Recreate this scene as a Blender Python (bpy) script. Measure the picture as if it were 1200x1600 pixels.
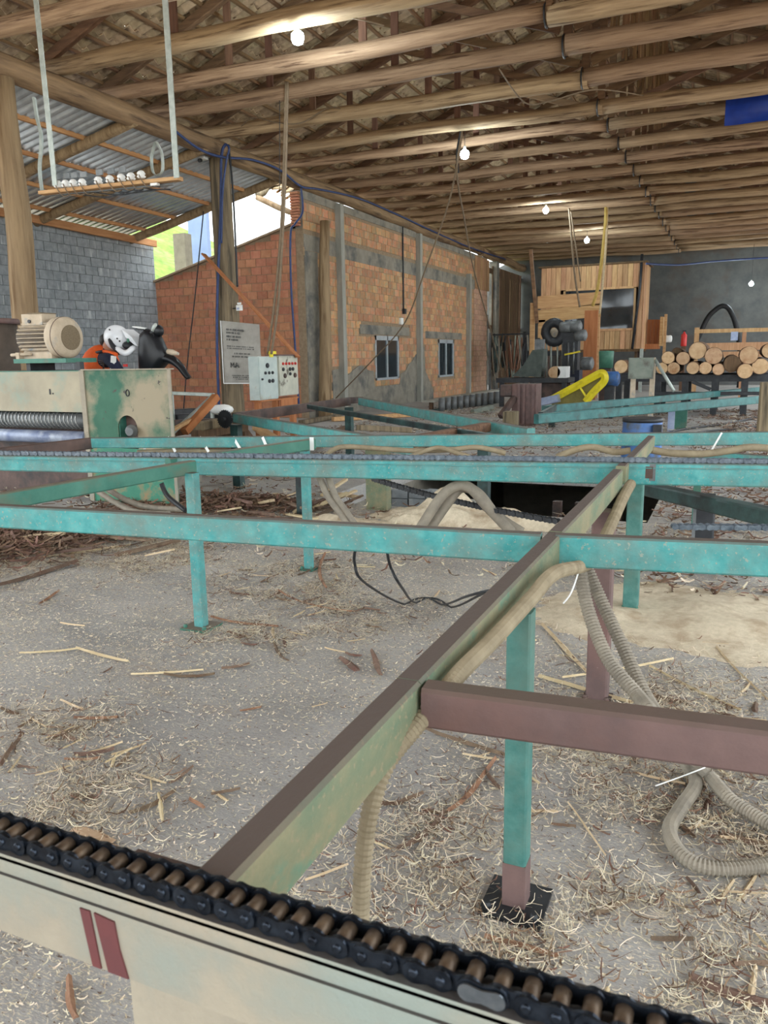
import bpy, bmesh, math, random
import numpy as np
from mathutils import Vector, Matrix, Euler, noise
for o in list(bpy.data.objects): bpy.data.objects.remove(o)
SC = bpy.context.scene
COL = SC.collection
random.seed(7)
PI = math.pi

# ------------------------------------------------------------ camera
FPX, CX, CY, EYE = 1230.0, 600.0, 800.0, 1.5
def _ray(x, y): return np.array([x - CX, y - CY, FPX])
_y = _ray(1150, 548); _y /= np.linalg.norm(_y)
_x = -_ray(-2253, 602); _x -= _y * _x.dot(_y); _x /= np.linalg.norm(_x)
_z = np.cross(_x, _y)
if _z[1] > 0: _z = -_z
ROT = np.stack([_x, _y, _z])
EYEP = np.array([0, 0, EYE])
def atz(x, y, z):
    d = ROT @ _ray(x, y); return Vector(EYEP + d * ((z - EYE) / d[2]))
def aty(x, y, Y):
    d = ROT @ _ray(x, y); return Vector(EYEP + d * (Y / d[1]))
def atx(x, y, X):
    d = ROT @ _ray(x, y); return Vector(EYEP + d * (X / d[0]))
def atd(x, y, dep):
    return Vector(EYEP + ROT @ _ray(x, y) * (dep / FPX))
def proj(p):
    c = ROT.T @ (np.array(p) - EYEP); return CX + FPX * c[0] / c[2], CY + FPX * c[1] / c[2], c[2]
cam_d = bpy.data.cameras.new('camera'); cam = bpy.data.objects.new('camera', cam_d); COL.objects.link(cam)
cam_d.sensor_fit = 'VERTICAL'; cam_d.sensor_height = 24.0; cam_d.sensor_width = 18.0
cam_d.lens = FPX / 1600 * 24.0; cam_d.clip_start = 0.05; cam_d.clip_end = 500
m3 = Matrix([[ROT[i][0], -ROT[i][1], -ROT[i][2]] for i in range(3)])
cam.matrix_world = Matrix.Translation((0, 0, EYE)) @ m3.to_4x4()
cam_d.dof.use_dof = True; cam_d.dof.focus_distance = 4.2; cam_d.dof.aperture_fstop = 8.0
SC.camera = cam

# ------------------------------------------------------------ sky, sun, exposure
world = bpy.data.worlds.new('overcast_sky'); SC.world = world; world.use_nodes = True
wn = world.node_tree; wn.nodes.clear()
w_out = wn.nodes.new('ShaderNodeOutputWorld'); w_bg = wn.nodes.new('ShaderNodeBackground')
w_bg.inputs[0].default_value = (0.90, 0.965, 1.0, 1); w_bg.inputs[1].default_value = 2.6
wn.links.new(w_bg.outputs[0], w_out.inputs[0])
sun_d = bpy.data.lights.new('sun', 'SUN'); sun_d.energy = 1.6; sun_d.angle = math.radians(25); sun_d.color = (1, .97, .92)
sun = bpy.data.objects.new('sun', sun_d); COL.objects.link(sun); sun.rotation_euler = (math.radians(38), math.radians(30), 0)
SC.view_settings.view_transform = 'Standard'; SC.view_settings.look = 'None'
SC.view_settings.gamma = 1.0; SC.view_settings.use_curve_mapping = False
SC.view_settings.exposure = 0.78
SC.cycles.max_bounces = 8; SC.cycles.diffuse_bounces = 5; SC.cycles.use_denoising = True

# ------------------------------------------------------------ materials
def lin(c):
    if len(c) == 4: c = c[:3]
    return tuple(((v / 255) / 12.92 if v / 255 <= .04045 else ((v / 255 + .055) / 1.055) ** 2.4) for v in c) + (1,)
MATS = {}
def mat(name, c1, c2=None, scale=6, rough=.75, metal=0, bump=0, bscale=None, stretch=(1, 1, 1), c3=None, s3=2.0, t3=.58, w3=.08,
        rnd=0, island=0, top=None, topw=.6, detail=6, spec=.4, c4=None, s4=30, t4=.6, lo=.32, hi=.68, st3=None):
    if name in MATS: return MATS[name]
    m = bpy.data.materials.new(name); m.use_nodes = True; nt = m.node_tree; N = nt.nodes; L = nt.links; N.clear()
    out = N.new('ShaderNodeOutputMaterial'); b = N.new('ShaderNodeBsdfPrincipled'); L.new(b.outputs[0], out.inputs[0])
    b.inputs['Roughness'].default_value = rough; b.inputs['Metallic'].default_value = metal
    b.inputs['Specular IOR Level'].default_value = spec
    tc = N.new('ShaderNodeTexCoord'); oi = N.new('ShaderNodeObjectInfo')
    mu = N.new('ShaderNodeMath'); mu.operation = 'MULTIPLY'; mu.inputs[1].default_value = 37.0; L.new(oi.outputs['Random'], mu.inputs[0])
    geo = N.new('ShaderNodeNewGeometry')
    ad = N.new('ShaderNodeVectorMath'); ad.operation = 'ADD'; L.new(tc.outputs['Object'], ad.inputs[0]); L.new(mu.outputs[0], ad.inputs[1])
    def noise_n(sc, det=detail, st=stretch):
        mp = N.new('ShaderNodeMapping'); mp.inputs['Scale'].default_value = st; L.new(ad.outputs[0], mp.inputs['Vector'])
        n = N.new('ShaderNodeTexNoise'); n.inputs['Scale'].default_value = sc; n.inputs['Detail'].default_value = det
        n.inputs['Roughness'].default_value = .62
        L.new(mp.outputs[0], n.inputs['Vector']); return n
    def ramp(fac, p0, p1, a=(0, 0, 0, 1), bb=(1, 1, 1, 1)):
        r = N.new('ShaderNodeValToRGB'); r.color_ramp.elements[0].position = p0; r.color_ramp.elements[1].position = p1
        r.color_ramp.elements[0].color = a; r.color_ramp.elements[1].color = bb; L.new(fac, r.inputs[0]); return r
    def mix(fac, a, bcol):
        x = N.new('ShaderNodeMix'); x.data_type = 'RGBA'; L.new(fac, x.inputs[0]); L.new(a, x.inputs[6])
        x.inputs[7].default_value = bcol; return x.outputs[2]
    n1 = noise_n(scale)
    col = ramp(n1.outputs['Fac'], lo, hi, lin(c1), lin(c2 or c1)).outputs[0]
    if c3:
        n3 = noise_n(s3, st=st3 or stretch); f3 = ramp(n3.outputs['Fac'], t3 - w3, t3 + w3); col = mix(f3.outputs[0], col, lin(c3))
    if c4:
        n4 = noise_n(s4, 3, (1, 1, 1)); f4 = ramp(n4.outputs['Fac'], t4, t4 + .04); col = mix(f4.outputs[0], col, lin(c4))
    if top:
        sx = N.new('ShaderNodeSeparateXYZ'); L.new(geo.outputs['True Normal'], sx.inputs[0])
        ft = ramp(sx.outputs[2], .55, .8)
        nt2 = noise_n(5); f2 = ramp(nt2.outputs['Fac'], topw - .3, topw + .1, (1, 1, 1, 1), (0.15, .15, .15, 1))
        mm = N.new('ShaderNodeMath'); mm.operation = 'MULTIPLY'; L.new(ft.outputs[0], mm.inputs[0]); L.new(f2.outputs[0], mm.inputs[1])
        col = mix(mm.outputs[0], col, lin(top))
    if rnd or island:
        s = N.new('ShaderNodeMath'); s.operation = 'ADD'; L.new(oi.outputs['Random'], s.inputs[0])
        if island: L.new(geo.outputs['Random Per Island'], s.inputs[1])
        else: s.inputs[1].default_value = 0
        fr = N.new('ShaderNodeMath'); fr.operation = 'FRACT'; L.new(s.outputs[0], fr.inputs[0])
        amt = max(rnd, island)
        mr = N.new('ShaderNodeMapRange'); mr.inputs[3].default_value = 1 - amt; mr.inputs[4].default_value = 1 + amt; L.new(fr.outputs[0], mr.inputs[0])
        mh = N.new('ShaderNodeMapRange'); mh.inputs[3].default_value = .5 - amt * .06; mh.inputs[4].default_value = .5 + amt * .06
        fr2 = N.new('ShaderNodeMath'); fr2.operation = 'MULTIPLY'; fr2.inputs[1].default_value = 7.31; L.new(fr.outputs[0], fr2.inputs[0])
        fr3 = N.new('ShaderNodeMath'); fr3.operation = 'FRACT'; L.new(fr2.outputs[0], fr3.inputs[0]); L.new(fr3.outputs[0], mh.inputs[0])
        hs = N.new('ShaderNodeHueSaturation'); L.new(mr.outputs[0], hs.inputs['Value']); L.new(mh.outputs[0], hs.inputs['Hue']); L.new(col, hs.inputs['Color'])
        col = hs.outputs[0]
    L.new(col, b.inputs['Base Color'])
    if bump:
        nb = noise_n(bscale or scale * 3); bp = N.new('ShaderNodeBump'); bp.inputs['Strength'].default_value = bump; bp.inputs['Distance'].default_value = .02
        L.new(nb.outputs['Fac'], bp.inputs['Height']); L.new(bp.outputs[0], b.inputs['Normal'])
    MATS[name] = m; return m
def emit(name, c, s):
    m = bpy.data.materials.new(name); m.use_nodes = True; nt = m.node_tree; nt.nodes.clear()
    o = nt.nodes.new('ShaderNodeOutputMaterial'); e = nt.nodes.new('ShaderNodeEmission'); e.inputs[0].default_value = lin(c); e.inputs[1].default_value = s
    nt.links.new(e.outputs[0], o.inputs[0]); return m

m_teal = mat('teal_paint', (54, 138, 138), (92, 164, 162), 16, .6, bump=.15, bscale=60, c3=(104, 126, 120), s3=6, t3=.54, w3=.14, top=(92, 82, 74), topw=.9, c4=(140, 150, 138), s4=80, t4=.62)
m_teal_dull = mat('teal_paint_dusty', (92, 112, 90), (140, 130, 100), 9, .75, bump=.2, bscale=40, c3=(72, 126, 108), s3=7, t3=.64, w3=.06, top=(92, 80, 74), topw=.95, stretch=(1, .5, 1), c4=(134, 126, 100), s4=70, t4=.60)
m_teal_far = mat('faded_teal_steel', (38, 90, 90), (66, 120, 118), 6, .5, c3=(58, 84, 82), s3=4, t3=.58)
m_teal_dark = mat('dark_green_paint', (44, 100, 86), (70, 122, 106), 7, .5, bump=.1, c3=(90, 100, 84), s3=3, t3=.62, top=(110, 98, 84), topw=.9)
m_teal_grime = mat('grimy_teal_steel', (30, 58, 58), (62, 92, 90), 6, .45, bump=.15, c3=(24, 28, 30), s3=4, t3=.5, w3=.15)
m_rust = mat('rust_brown_steel', (92, 74, 72), (116, 92, 88), 7, .65, bump=.12, bscale=50, c3=(112, 84, 78), s3=2.2, t3=.6, top=(92, 78, 68), topw=.8, c4=(168, 150, 140), s4=30, t4=.72)
m_rustdark = mat('dark_rust_steel', (66, 52, 48), (98, 76, 68), 5, .6, bump=.15, c3=(50, 46, 46), s3=3)
m_cream = mat('dusty_cream_paint', (164, 154, 136), (140, 132, 118), 5, .8, bump=.2, bscale=40, c3=(138, 146, 138), s3=2.5, t3=.6, w3=.08, c4=(112, 104, 96), s4=14, t4=.66, top=(74, 70, 68), topw=.9)
m_wine = mat('wine_paint_patch', (106, 56, 56), (86, 50, 52), 10, .7)
m_chain = mat('oily_chain_steel', (26, 30, 38), (62, 70, 82), 40, .34, .85, bump=.1, bscale=120, spec=.6)
m_chain_far = mat('chain_steel_far', (66, 74, 84), (120, 128, 136), 40, .4, .6)
m_roller = mat('rusty_roller', (82, 68, 56), (110, 92, 74), 60, .5, .4)
m_pin = mat('pin_steel', (110, 118, 126), (140, 146, 152), 60, .3, .9)
m_black = mat('black_steel', (30, 32, 36), (52, 54, 58), 8, .5, bump=.1)
m_rubber = mat('black_rubber', (22, 23, 26), (40, 41, 44), 10, .6)
m_plastic = mat('glossy_black_plastic', (14, 15, 19), (26, 28, 33), 5, .42, spec=.4)
m_log = mat('peeled_log_wood', (132, 106, 82), (180, 152, 121), 5, .75, bump=.4, bscale=10, stretch=(.22, 4, 4), c3=(100, 76, 56), s3=4, t3=.60, w3=.05, rnd=.14)
m_eave = mat('weathered_log_wood', (112, 88, 66), (158, 128, 96), 4, .75, bump=.4, bscale=10, stretch=(3, .25, 3), c3=(84, 64, 48), s3=2.4, t3=.58, w3=.06, rnd=.1)
m_postw = mat('weathered_post_wood', (104, 92, 74), (150, 134, 106), 5, .8, bump=.45, bscale=12, stretch=(3, 3, .22), c3=(80, 72, 58), s3=3, t3=.57, w3=.07, rnd=.1)
m_posty = mat('yellow_post_wood', (124, 102, 76), (158, 134, 102), 4, .75, bump=.4, bscale=10, stretch=(3, 3, .22), c3=(104, 80, 52), s3=3, t3=.6)
m_rafter = mat('rough_rafter_wood', (92, 68, 50), (136, 104, 76), 5, .8, bump=.3, bscale=14, stretch=(.4, 3, 3), rnd=.18)
m_batten = mat('rough_batten_wood', (104, 78, 56), (146, 112, 80), 5, .8, bump=.25, stretch=(3, .3, 3), rnd=.18)
m_tile = mat('clay_roof_tile', (158, 136, 108), (192, 168, 136), 7, .85, bump=.2, rnd=.16, island=.16, c3=(112, 92, 72), s3=4, t3=.6)
m_boardred = mat('red_brown_board', (94, 66, 52), (124, 90, 70), 6, .8, stretch=(3, 3, .3), rnd=.12)
m_brick = mat('clay_brick', (184, 130, 92), (202, 152, 114), 11, .92, bump=.5, bscale=40, rnd=.2, island=.2, c3=(168, 146, 116), s3=7, t3=.53, w3=.08)
m_brick_red = mat('red_clay_brick', (172, 112, 84), (188, 132, 102), 9, .88, bump=.3, bscale=40, rnd=.13, island=.13, c3=(142, 110, 88), s3=3, t3=.64, w3=.08)
m_brick_pink = mat('pale_dusty_brick', (186, 142, 116), (206, 170, 146), 9, .9, bump=.3, rnd=.12, island=.12)
m_mortar = mat('cement_mortar', (134, 114, 92), (156, 136, 112), 12, .92, bump=.4, bscale=40)
m_plaster = mat('grey_cement_plaster', (124, 119, 108), (148, 142, 130), 4, .9, bump=.2, bscale=30, c3=(94, 94, 92), s3=1.5)
m_concrete_col = mat('pale_concrete_column', (140, 140, 132), (166, 164, 154), 6, .85, bump=.15, stretch=(1, 1, .3))
m_block = mat('concrete_block', (122, 128, 132), (150, 156, 160), 7, .9, bump=.3, bscale=40, rnd=.07, island=.07, c3=(176, 180, 182), s3=2.2, t3=.63, w3=.06, st3=(3, 3, .35))
m_blockmortar = mat('block_mortar', (92, 98, 102), (116, 120, 122), 9, .95)
m_metal = mat('corrugated_sheet_metal', (188, 194, 200), (214, 220, 224), 4, .35, .75, bump=.05, rnd=.05)
m_galv = mat('galvanised_strip', (150, 158, 152), (182, 188, 182), 12, .5, .4)
m_plank = mat('raw_sawn_plank', (168, 126, 90), (198, 160, 120), 5, .8, bump=.2, stretch=(3, 3, .35), rnd=.2, island=.1)
m_plankh = mat('raw_sawn_board', (176, 134, 90), (206, 168, 120), 5, .8, bump=.2, stretch=(.35, 3, 3), rnd=.1)
m_planko = mat('orange_sawn_plank', (156, 96, 58), (182, 120, 78), 5, .8, bump=.2, stretch=(3, 3, .3))
m_plankdark = mat('dark_aged_plank', (84, 64, 48), (118, 92, 68), 5, .85, bump=.2, stretch=(3, 3, .3), rnd=.2, island=.15)
m_purlin = mat('orange_purlin_wood', (160, 112, 70), (192, 146, 98), 5, .8, stretch=(3, .3, 3), rnd=.1)
m_backwall = mat('dark_render_wall', (84, 86, 86), (104, 104, 102), 2, .95, bump=.1, bscale=20, c3=(92, 84, 78), s3=.7)
m_endgrain = mat('log_end_grain', (182, 146, 110), (206, 174, 138), 9, .85, rnd=.14, c3=(160, 112, 74), s3=5, t3=.62)
m_bark = mat('eucalyptus_bark', (84, 62, 48), (128, 98, 74), 7, .9, bump=.5, stretch=(2, .4, 2), rnd=.2)
m_barkstrip = mat('bark_strip', (94, 76, 64), (126, 104, 88), 18, .9, bump=.4, rnd=.28, c3=(106, 76, 62), s3=12, t3=.6)
m_sliver = mat('pale_wood_sliver', (188, 166, 130), (214, 194, 160), 14, .85, rnd=.14, stretch=(.4, 2, 2))
m_conduit = mat('grey_conduit', (122, 115, 104), (150, 141, 126), 14, .7, bump=.1)
m_conduit_tan = mat('dusty_tan_conduit', (128, 116, 94), (158, 145, 120), 12, .75)
m_cable = mat('black_cable', (28, 30, 34), (46, 48, 52), 12, .5)
m_blue = mat('blue_cable', (38, 54, 98), (54, 72, 118), 10, .5)
m_rope = mat('brown_cable', (112, 96, 78), (136, 118, 96), 10, .7)
m_white = mat('white_plastic', (226, 228, 226), (240, 240, 238), 10, .5)
m_sign = mat('grey_banner_cloth', (158, 154, 146), (178, 174, 166), 5, .75, bump=.25, bscale=4)
m_ink = mat('faded_print_ink', (84, 84, 84), (110, 110, 108), 12, .8)
m_boxpaint = mat('cabinet_grey_paint', (168, 180, 178), (186, 196, 190), 5, .55, c3=(160, 150, 130), s3=4, t3=.66)
m_boxpaint2 = mat('stained_cabinet_paint', (172, 172, 158), (194, 192, 176), 5, .6, c3=(84, 76, 66), s3=3.4, t3=.66, w3=.04)
m_red = mat('red_plastic', (186, 40, 40), (200, 60, 52), 8, .4)
m_yellow = mat('yellow_paint', (216, 200, 30), (236, 218, 60), 6, .5, c3=(190, 170, 40), s3=4)
m_bluepaint = mat('blue_paint', (52, 92, 152), (78, 118, 176), 6, .5, c3=(80, 86, 92), s3=4)
m_bluetarp = mat('blue_tarpaulin', (10, 40, 120), (20, 58, 148), 3, .4, bump=.2, bscale=5)
m_lav = mat('pale_steel_plate', (130, 144, 176), (168, 178, 200), 6, .4, .3)
m_motor = mat('dusty_motor_paint', (176, 160, 138), (198, 182, 160), 9, .8, bump=.15, c3=(126, 140, 150), s3=5, t3=.64)
m_mesh = mat('dusty_grille', (112, 98, 78), (140, 124, 100), 90, .9, bump=.6, bscale=120)
m_glass = mat('dark_window_glass', (30, 38, 44), (44, 52, 58), 2, .06, spec=.7)
m_frame = mat('aluminium_frame', (176, 186, 192), (200, 206, 210), 8, .4, .4)
m_green_hill = mat('hillside_grass', (84, 112, 36), (124, 150, 62), 2.2, .95, bump=.5, bscale=6, c3=(124, 112, 86), s3=.6, t3=.6)
m_paleblue = mat('pale_blue_wall', (112, 128, 160), (122, 138, 168), 2, .9)
m_sawdust = mat('sawdust', (200, 186, 160), (222, 208, 184), 30, .95, bump=.5, bscale=90, c3=(180, 160, 134), s3=5)
m_shred = mat('shredded_wood', (194, 180, 154), (222, 210, 188), 5, .9, island=.32)
m_shredb = mat('shredded_bark', (98, 76, 62), (130, 102, 84), 5, .9, island=.35)
m_skin = mat('skin', (176, 126, 100), (188, 138, 112), 20, .5)
m_navy = mat('navy_cloth', (26, 32, 54), (36, 42, 66), 20, .85, bump=.2)
m_orange = mat('orange_vest_cloth', (228, 92, 34), (240, 110, 50), 14, .7, bump=.1)
m_helmet = mat('white_helmet_shell', (226, 230, 236), (236, 238, 242), 6, .2, spec=.6)
m_hair = mat('black_hair', (24, 20, 18), (40, 34, 30), 60, .6)
m_green = mat('green_paint', (60, 110, 92), (80, 130, 108), 8, .5)
m_greygreen = mat('grey_green_paint', (112, 122, 112), (134, 140, 128), 5, .6, c3=(96, 92, 84), s3=3)
m_gym = mat('grey_steel', (92, 96, 98), (124, 126, 126), 8, .5, .3)
m_bulb = emit('lit_bulb', (225, 250, 255), 40)
m_ridge = mat('hanging_lath', (128, 98, 68), (160, 126, 90), 6, .85, stretch=(3, 3, .3), island=.2)
m_beigepost = mat('beige_concrete', (96, 90, 78), (112, 106, 92), 4, .9)

def floor_mat():
    m = bpy.data.materials.new('concrete_floor_with_chips'); m.use_nodes = True; nt = m.node_tree; N = nt.nodes; L = nt.links; N.clear()
    out = N.new('ShaderNodeOutputMaterial'); b = N.new('ShaderNodeBsdfPrincipled'); L.new(b.outputs[0], out.inputs[0]); b.inputs['Roughness'].default_value = .92
    b.inputs['Specular IOR Level'].default_value = .25
    tc = N.new('ShaderNodeTexCoord')
    def nz(sc, det=8, r=.65):
        n = N.new('ShaderNodeTexNoise'); n.inputs['Scale'].default_value = sc; n.inputs['Detail'].default_value = det; n.inputs['Roughness'].default_value = r
        mp = N.new('ShaderNodeMapping'); mp.inputs['Scale'].default_value = (.55, 1.25, 1); mp.inputs['Rotation'].default_value = (0, 0, .35); L.new(tc.outputs['Object'], mp.inputs['Vector']); L.new(mp.outputs[0], n.inputs['Vector']); return n.outputs['Fac']
    def rp(f, p0, p1, a=(0, 0, 0, 1), c=(1, 1, 1, 1)):
        r = N.new('ShaderNodeValToRGB'); r.color_ramp.elements[0].position = p0; r.color_ramp.elements[1].position = p1
        r.color_ramp.elements[0].color = a; r.color_ramp.elements[1].color = c; L.new(f, r.inputs[0]); return r.outputs[0]
    def mx(f, a, c):
        x = N.new('ShaderNodeMix'); x.data_type = 'RGBA'; L.new(f, x.inputs[0]); L.new(a, x.inputs[6]); x.inputs[7].default_value = c; return x.outputs[2]
    def mul(a, c):
        x = N.new('ShaderNodeMath'); x.operation = 'MULTIPLY'; L.new(a, x.inputs[0]); L.new(c, x.inputs[1]); return x.outputs[0]
    col = rp(nz(1.7), .3, .7, lin((142, 141, 141)), lin((180, 177, 174)))
    fine = rp(nz(140, 3), .53, .60)
    patch = rp(nz(1.3, 5), .36, .62)
    col = mx(mul(fine, patch), col, lin((216, 206, 186)))
    dark = rp(nz(70, 4), .60, .66); col = mx(dark, col, lin((108, 92, 82)))
    dirt = rp(nz(.9, 6), .58, .70); col = mx(mul(dirt, rp(nz(45, 3), .42, .55)), col, lin((150, 126, 104)))
    L.new(col, b.inputs['Base Color'])
    bp = N.new('ShaderNodeBump'); bp.inputs['Strength'].default_value = .5; bp.inputs['Distance'].default_value = .01
    L.new(nz(60, 6), bp.inputs['Height']); L.new(bp.outputs[0], b.inputs['Normal'])
    return m
m_floor = floor_mat()

# ------------------------------------------------------------ mesh building
class MB:
    def __init__(s): s.v = []; s.f = []; s.sm = []
    def add(s, vs, fs, smooth=False):
        o = len(s.v); s.v += [tuple(v) for v in vs]; s.f += [tuple(i + o for i in f) for f in fs]; s.sm += [smooth] * len(fs); return s
    def box(s, c, d, rot=None):
        c = Vector(c); h = [x / 2 for x in d]; R = rot or Matrix.Identity(3)
        vs = [c + R @ Vector((sx * h[0], sy * h[1], sz * h[2])) for sz in (-1, 1) for sy in (-1, 1) for sx in (-1, 1)]
        return s.add(vs, [(0, 2, 3, 1), (4, 5, 7, 6), (0, 1, 5, 4), (2, 6, 7, 3), (0, 4, 6, 2), (1, 3, 7, 5)])
    def box2(s, a, b):
        a = Vector(a); b = Vector(b); return s.box((a + b) / 2, [abs(x) for x in (b - a)])
    def bar(s, p0, p1, w, h0, h1=None, drop=True, up=(0, 0, 1), ch=.12):
        # chamfered bar; p0,p1 are the top centre line when drop else the axis
        h1 = h1 or h0; p0 = Vector(p0); p1 = Vector(p1); d = (p1 - p0).normalized(); up = Vector(up)
        sd = d.cross(up)
        if sd.length < 1e-4: sd = d.cross(Vector((0, 1, 0)))
        sd.normalize(); u = sd.cross(d).normalized(); vs = []
        for p, h in ((p0, h0), (p1, h1)):
            c = min(w, h) * ch; t = 0 if drop else h / 2; bt = t - h
            for x, y in ((-w/2 + c, t), (w/2 - c, t), (w/2, t - c), (w/2, bt + c), (w/2 - c, bt), (-w/2 + c, bt), (-w/2, bt + c), (-w/2, t - c)):
                vs.append(p + sd * x + u * y)
        fs = [(i, (i + 1) % 8, 8 + (i + 1) % 8, 8 + i) for i in range(8)]
        return s.add(vs, fs + [tuple(range(7, -1, -1)), tuple(range(8, 16))])
    def tube(s, pts, r, n=8, caps=True, smooth=True, flat=1.0):
        pts = [Vector(p) for p in pts]; rs = r if isinstance(r, (list, tuple)) else [r] * len(pts)
        vs = []; prev = None
        for i, p in enumerate(pts):
            d = (pts[min(i + 1, len(pts) - 1)] - pts[max(i - 1, 0)])
            if d.length < 1e-9: d = Vector((0, 0, 1))
            d.normalize()
            if prev is None:
                a = Vector((0, 0, 1)) if abs(d.z) < .9 else Vector((1, 0, 0)); nx = d.cross(a).normalized()
            else:
                nx = (prev - d * prev.dot(d))
                nx = nx.normalized() if nx.length > 1e-6 else d.orthogonal().normalized()
            prev = nx; ny = d.cross(nx)
            for k in range(n):
                an = 2 * PI * k / n; vs.append(p + nx * math.cos(an) * rs[i] + ny * math.sin(an) * rs[i] * flat)
        fs = [(i * n + k, i * n + (k + 1) % n, (i + 1) * n + (k + 1) % n, (i + 1) * n + k) for i in range(len(pts) - 1) for k in range(n)]
        s.add(vs, fs, smooth)
        if caps:
            o = len(s.v) - len(vs); s.f += [tuple(o + k for k in range(n - 1, -1, -1)), tuple(o + (len(pts) - 1) * n + k for k in range(n))]; s.sm += [False, False]
        return s
    def cyl(s, p0, p1, r, n=16, r1=None): return s.tube([p0, p1], [r, r1 or r], n)
    def lathe(s, prof, o, axis, n=24, smooth=True):
        # prof: list of (t along axis, radius)
        o = Vector(o); ax = Vector(axis).normalized(); nx = ax.orthogonal().normalized(); ny = ax.cross(nx); vs = []
        for t, r in prof:
            for k in range(n): a = 2 * PI * k / n; vs.append(o + ax * t + (nx * math.cos(a) + ny * math.sin(a)) * max(r, 1e-4))
        fs = [(i * n + k, i * n + (k + 1) % n, (i + 1) * n + (k + 1) % n, (i + 1) * n + k) for i in range(len(prof) - 1) for k in range(n)]
        s.add(vs, fs, smooth); q = len(s.v) - len(vs)
        s.f += [tuple(q + k for k in range(n - 1, -1, -1)), tuple(q + (len(prof) - 1) * n + k for k in range(n))]; s.sm += [False, False]; return s
    def prism(s, poly, ext):
        # poly: list of 3-D points in a plane, ext: extrusion vector
        poly = [Vector(p) for p in poly]; e = Vector(ext); n = len(poly)
        return s.add(poly + [p + e for p in poly], [tuple(range(n)), tuple(range(2 * n - 1, n - 1, -1))] + [(i, i + n, (i + 1) % n + n, (i + 1) % n) for i in range(n)])
    def ball(s, c, r, nu=12, nv=8, rot=None):
        c = Vector(c); r = r if isinstance(r, (tuple, list)) else (r, r, r); R = rot or Matrix.Identity(3); vs = []
        for j in range(nv + 1):
            t = PI * j / nv
            for k in range(nu): a = 2 * PI * k / nu; vs.append(c + R @ Vector((r[0] * math.sin(t) * math.cos(a), r[1] * math.sin(t) * math.sin(a), r[2] * math.cos(t))))
        return s.add(vs, [(j * nu + k, (j + 1) * nu + k, (j + 1) * nu + (k + 1) % nu, j * nu + (k + 1) % nu) for j in range(nv) for k in range(nu)], True)
    def log(s, p0, p1, r0, r1, n=12, segs=14, seed=0, wob=.05):
        p0 = Vector(p0); p1 = Vector(p1); d = (p1 - p0).normalized(); a = Vector((0, 0, 1)) if abs(d.z) < .9 else Vector((1, 0, 0))
        nx = d.cross(a).normalized(); ny = d.cross(nx); vs = []
        for i in range(segs + 1):
            t = i / segs; c = p0.lerp(p1, t)
            c = c + nx * wob * .8 * noise.noise((seed * 3.1, t * 3, 1)) + ny * wob * noise.noise((seed * 5.7, t * 3, 9))
            R = r0 + (r1 - r0) * t
            for k in range(n):
                an = 2 * PI * k / n; rr = R * (1 + .09 * noise.noise((seed + math.cos(an), math.sin(an), t * 9)) + .05 * noise.noise((seed, an, t * 30)))
                vs.append(c + (nx * math.cos(an) + ny * math.sin(an)) * rr)
        fs = [(i * n + k, i * n + (k + 1) % n, (i + 1) * n + (k + 1) % n, (i + 1) * n + k) for i in range(segs) for k in range(n)]
        s.add(vs, fs, True); q = len(s.v) - len(vs)
        s.f += [tuple(q + k for k in range(n - 1, -1, -1)), tuple(q + segs * n + k for k in range(n))]; s.sm += [False, False]; return s
    def mesh(s, name, m, origin=None):
        me = bpy.data.meshes.new(name)
        A = np.array(s.v, dtype=np.float64)
        lo = A.min(0); hi = A.max(0); o = np.array([(lo[0] + hi[0]) / 2, (lo[1] + hi[1]) / 2, lo[2]]) if origin is None else np.array(origin)
        me.from_pydata((A - o).tolist(), [], s.f); me.polygons.foreach_set('use_smooth', s.sm)
        me.materials.append(m); me.update(); return me, Vector(o)
    def build(s, name, m, parent=None, kind=None, origin=None):
        me, o = s.mesh(name, m, origin); return place(name, me, o, parent, kind)
def wpos(o):
    p = Vector((0, 0, 0))
    while o: p += o.location; o = o.parent
    return p
def place(name, me, loc, parent=None, kind=None):
    ob = bpy.data.objects.new(name, me); COL.objects.link(ob)
    if parent is not None: ob.parent = parent; ob.location = Vector(loc) - wpos(parent)
    else: ob.location = loc
    if kind: ob['kind'] = kind
    return ob
def tag(o, label, cat, group=None, kind=None):
    o['label'] = label; o['category'] = cat
    if group: o['group'] = group
    if kind: o['kind'] = kind
    return o
def thing(name, loc, label, cat, group=None):
    o = bpy.data.objects.new(name, None); COL.objects.link(o); o.location = loc; o.empty_display_size = .1; return tag(o, label, cat, group)
def struct(name, loc=(0, 0, 0)):
    o = bpy.data.objects.new(name, None); COL.objects.link(o); o.location = loc; o['kind'] = 'structure'; return o
def spline(pts, n=12):
    pts = [Vector(p) for p in pts]; out = []
    for i in range(len(pts) - 1):
        a = pts[max(i - 1, 0)]; b = pts[i]; c = pts[i + 1]; d = pts[min(i + 2, len(pts) - 1)]
        for k in range(n):
            t = k / n; out.append(.5 * ((2 * b) + (-a + c) * t + (2 * a - 5 * b + 4 * c - d) * t * t + (-a + 3 * b - 3 * c + d) * t ** 3))
    out.append(pts[-1]); return out
def resample(pts, step):
    out = [pts[0]]; acc = 0
    for a, b in zip(pts, pts[1:]):
        L = (b - a).length; t = step - acc
        while t <= L: out.append(a.lerp(b, t / L)); t += step
        acc = (acc + L) % step if L > 0 else acc
    return out
def ribbed(name, pts, r, m, pitch=.009, parent=None, r1=None, n=10):
    p = resample(spline(pts, 14), pitch / 2); k = len(p); r1 = r1 or r
    rs = [(r + (r1 - r) * i / k) * (1.0 if i % 2 else .80) for i in range(k)]
    return MB().tube(p, rs, n, smooth=False).build(name, m, parent)
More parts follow.
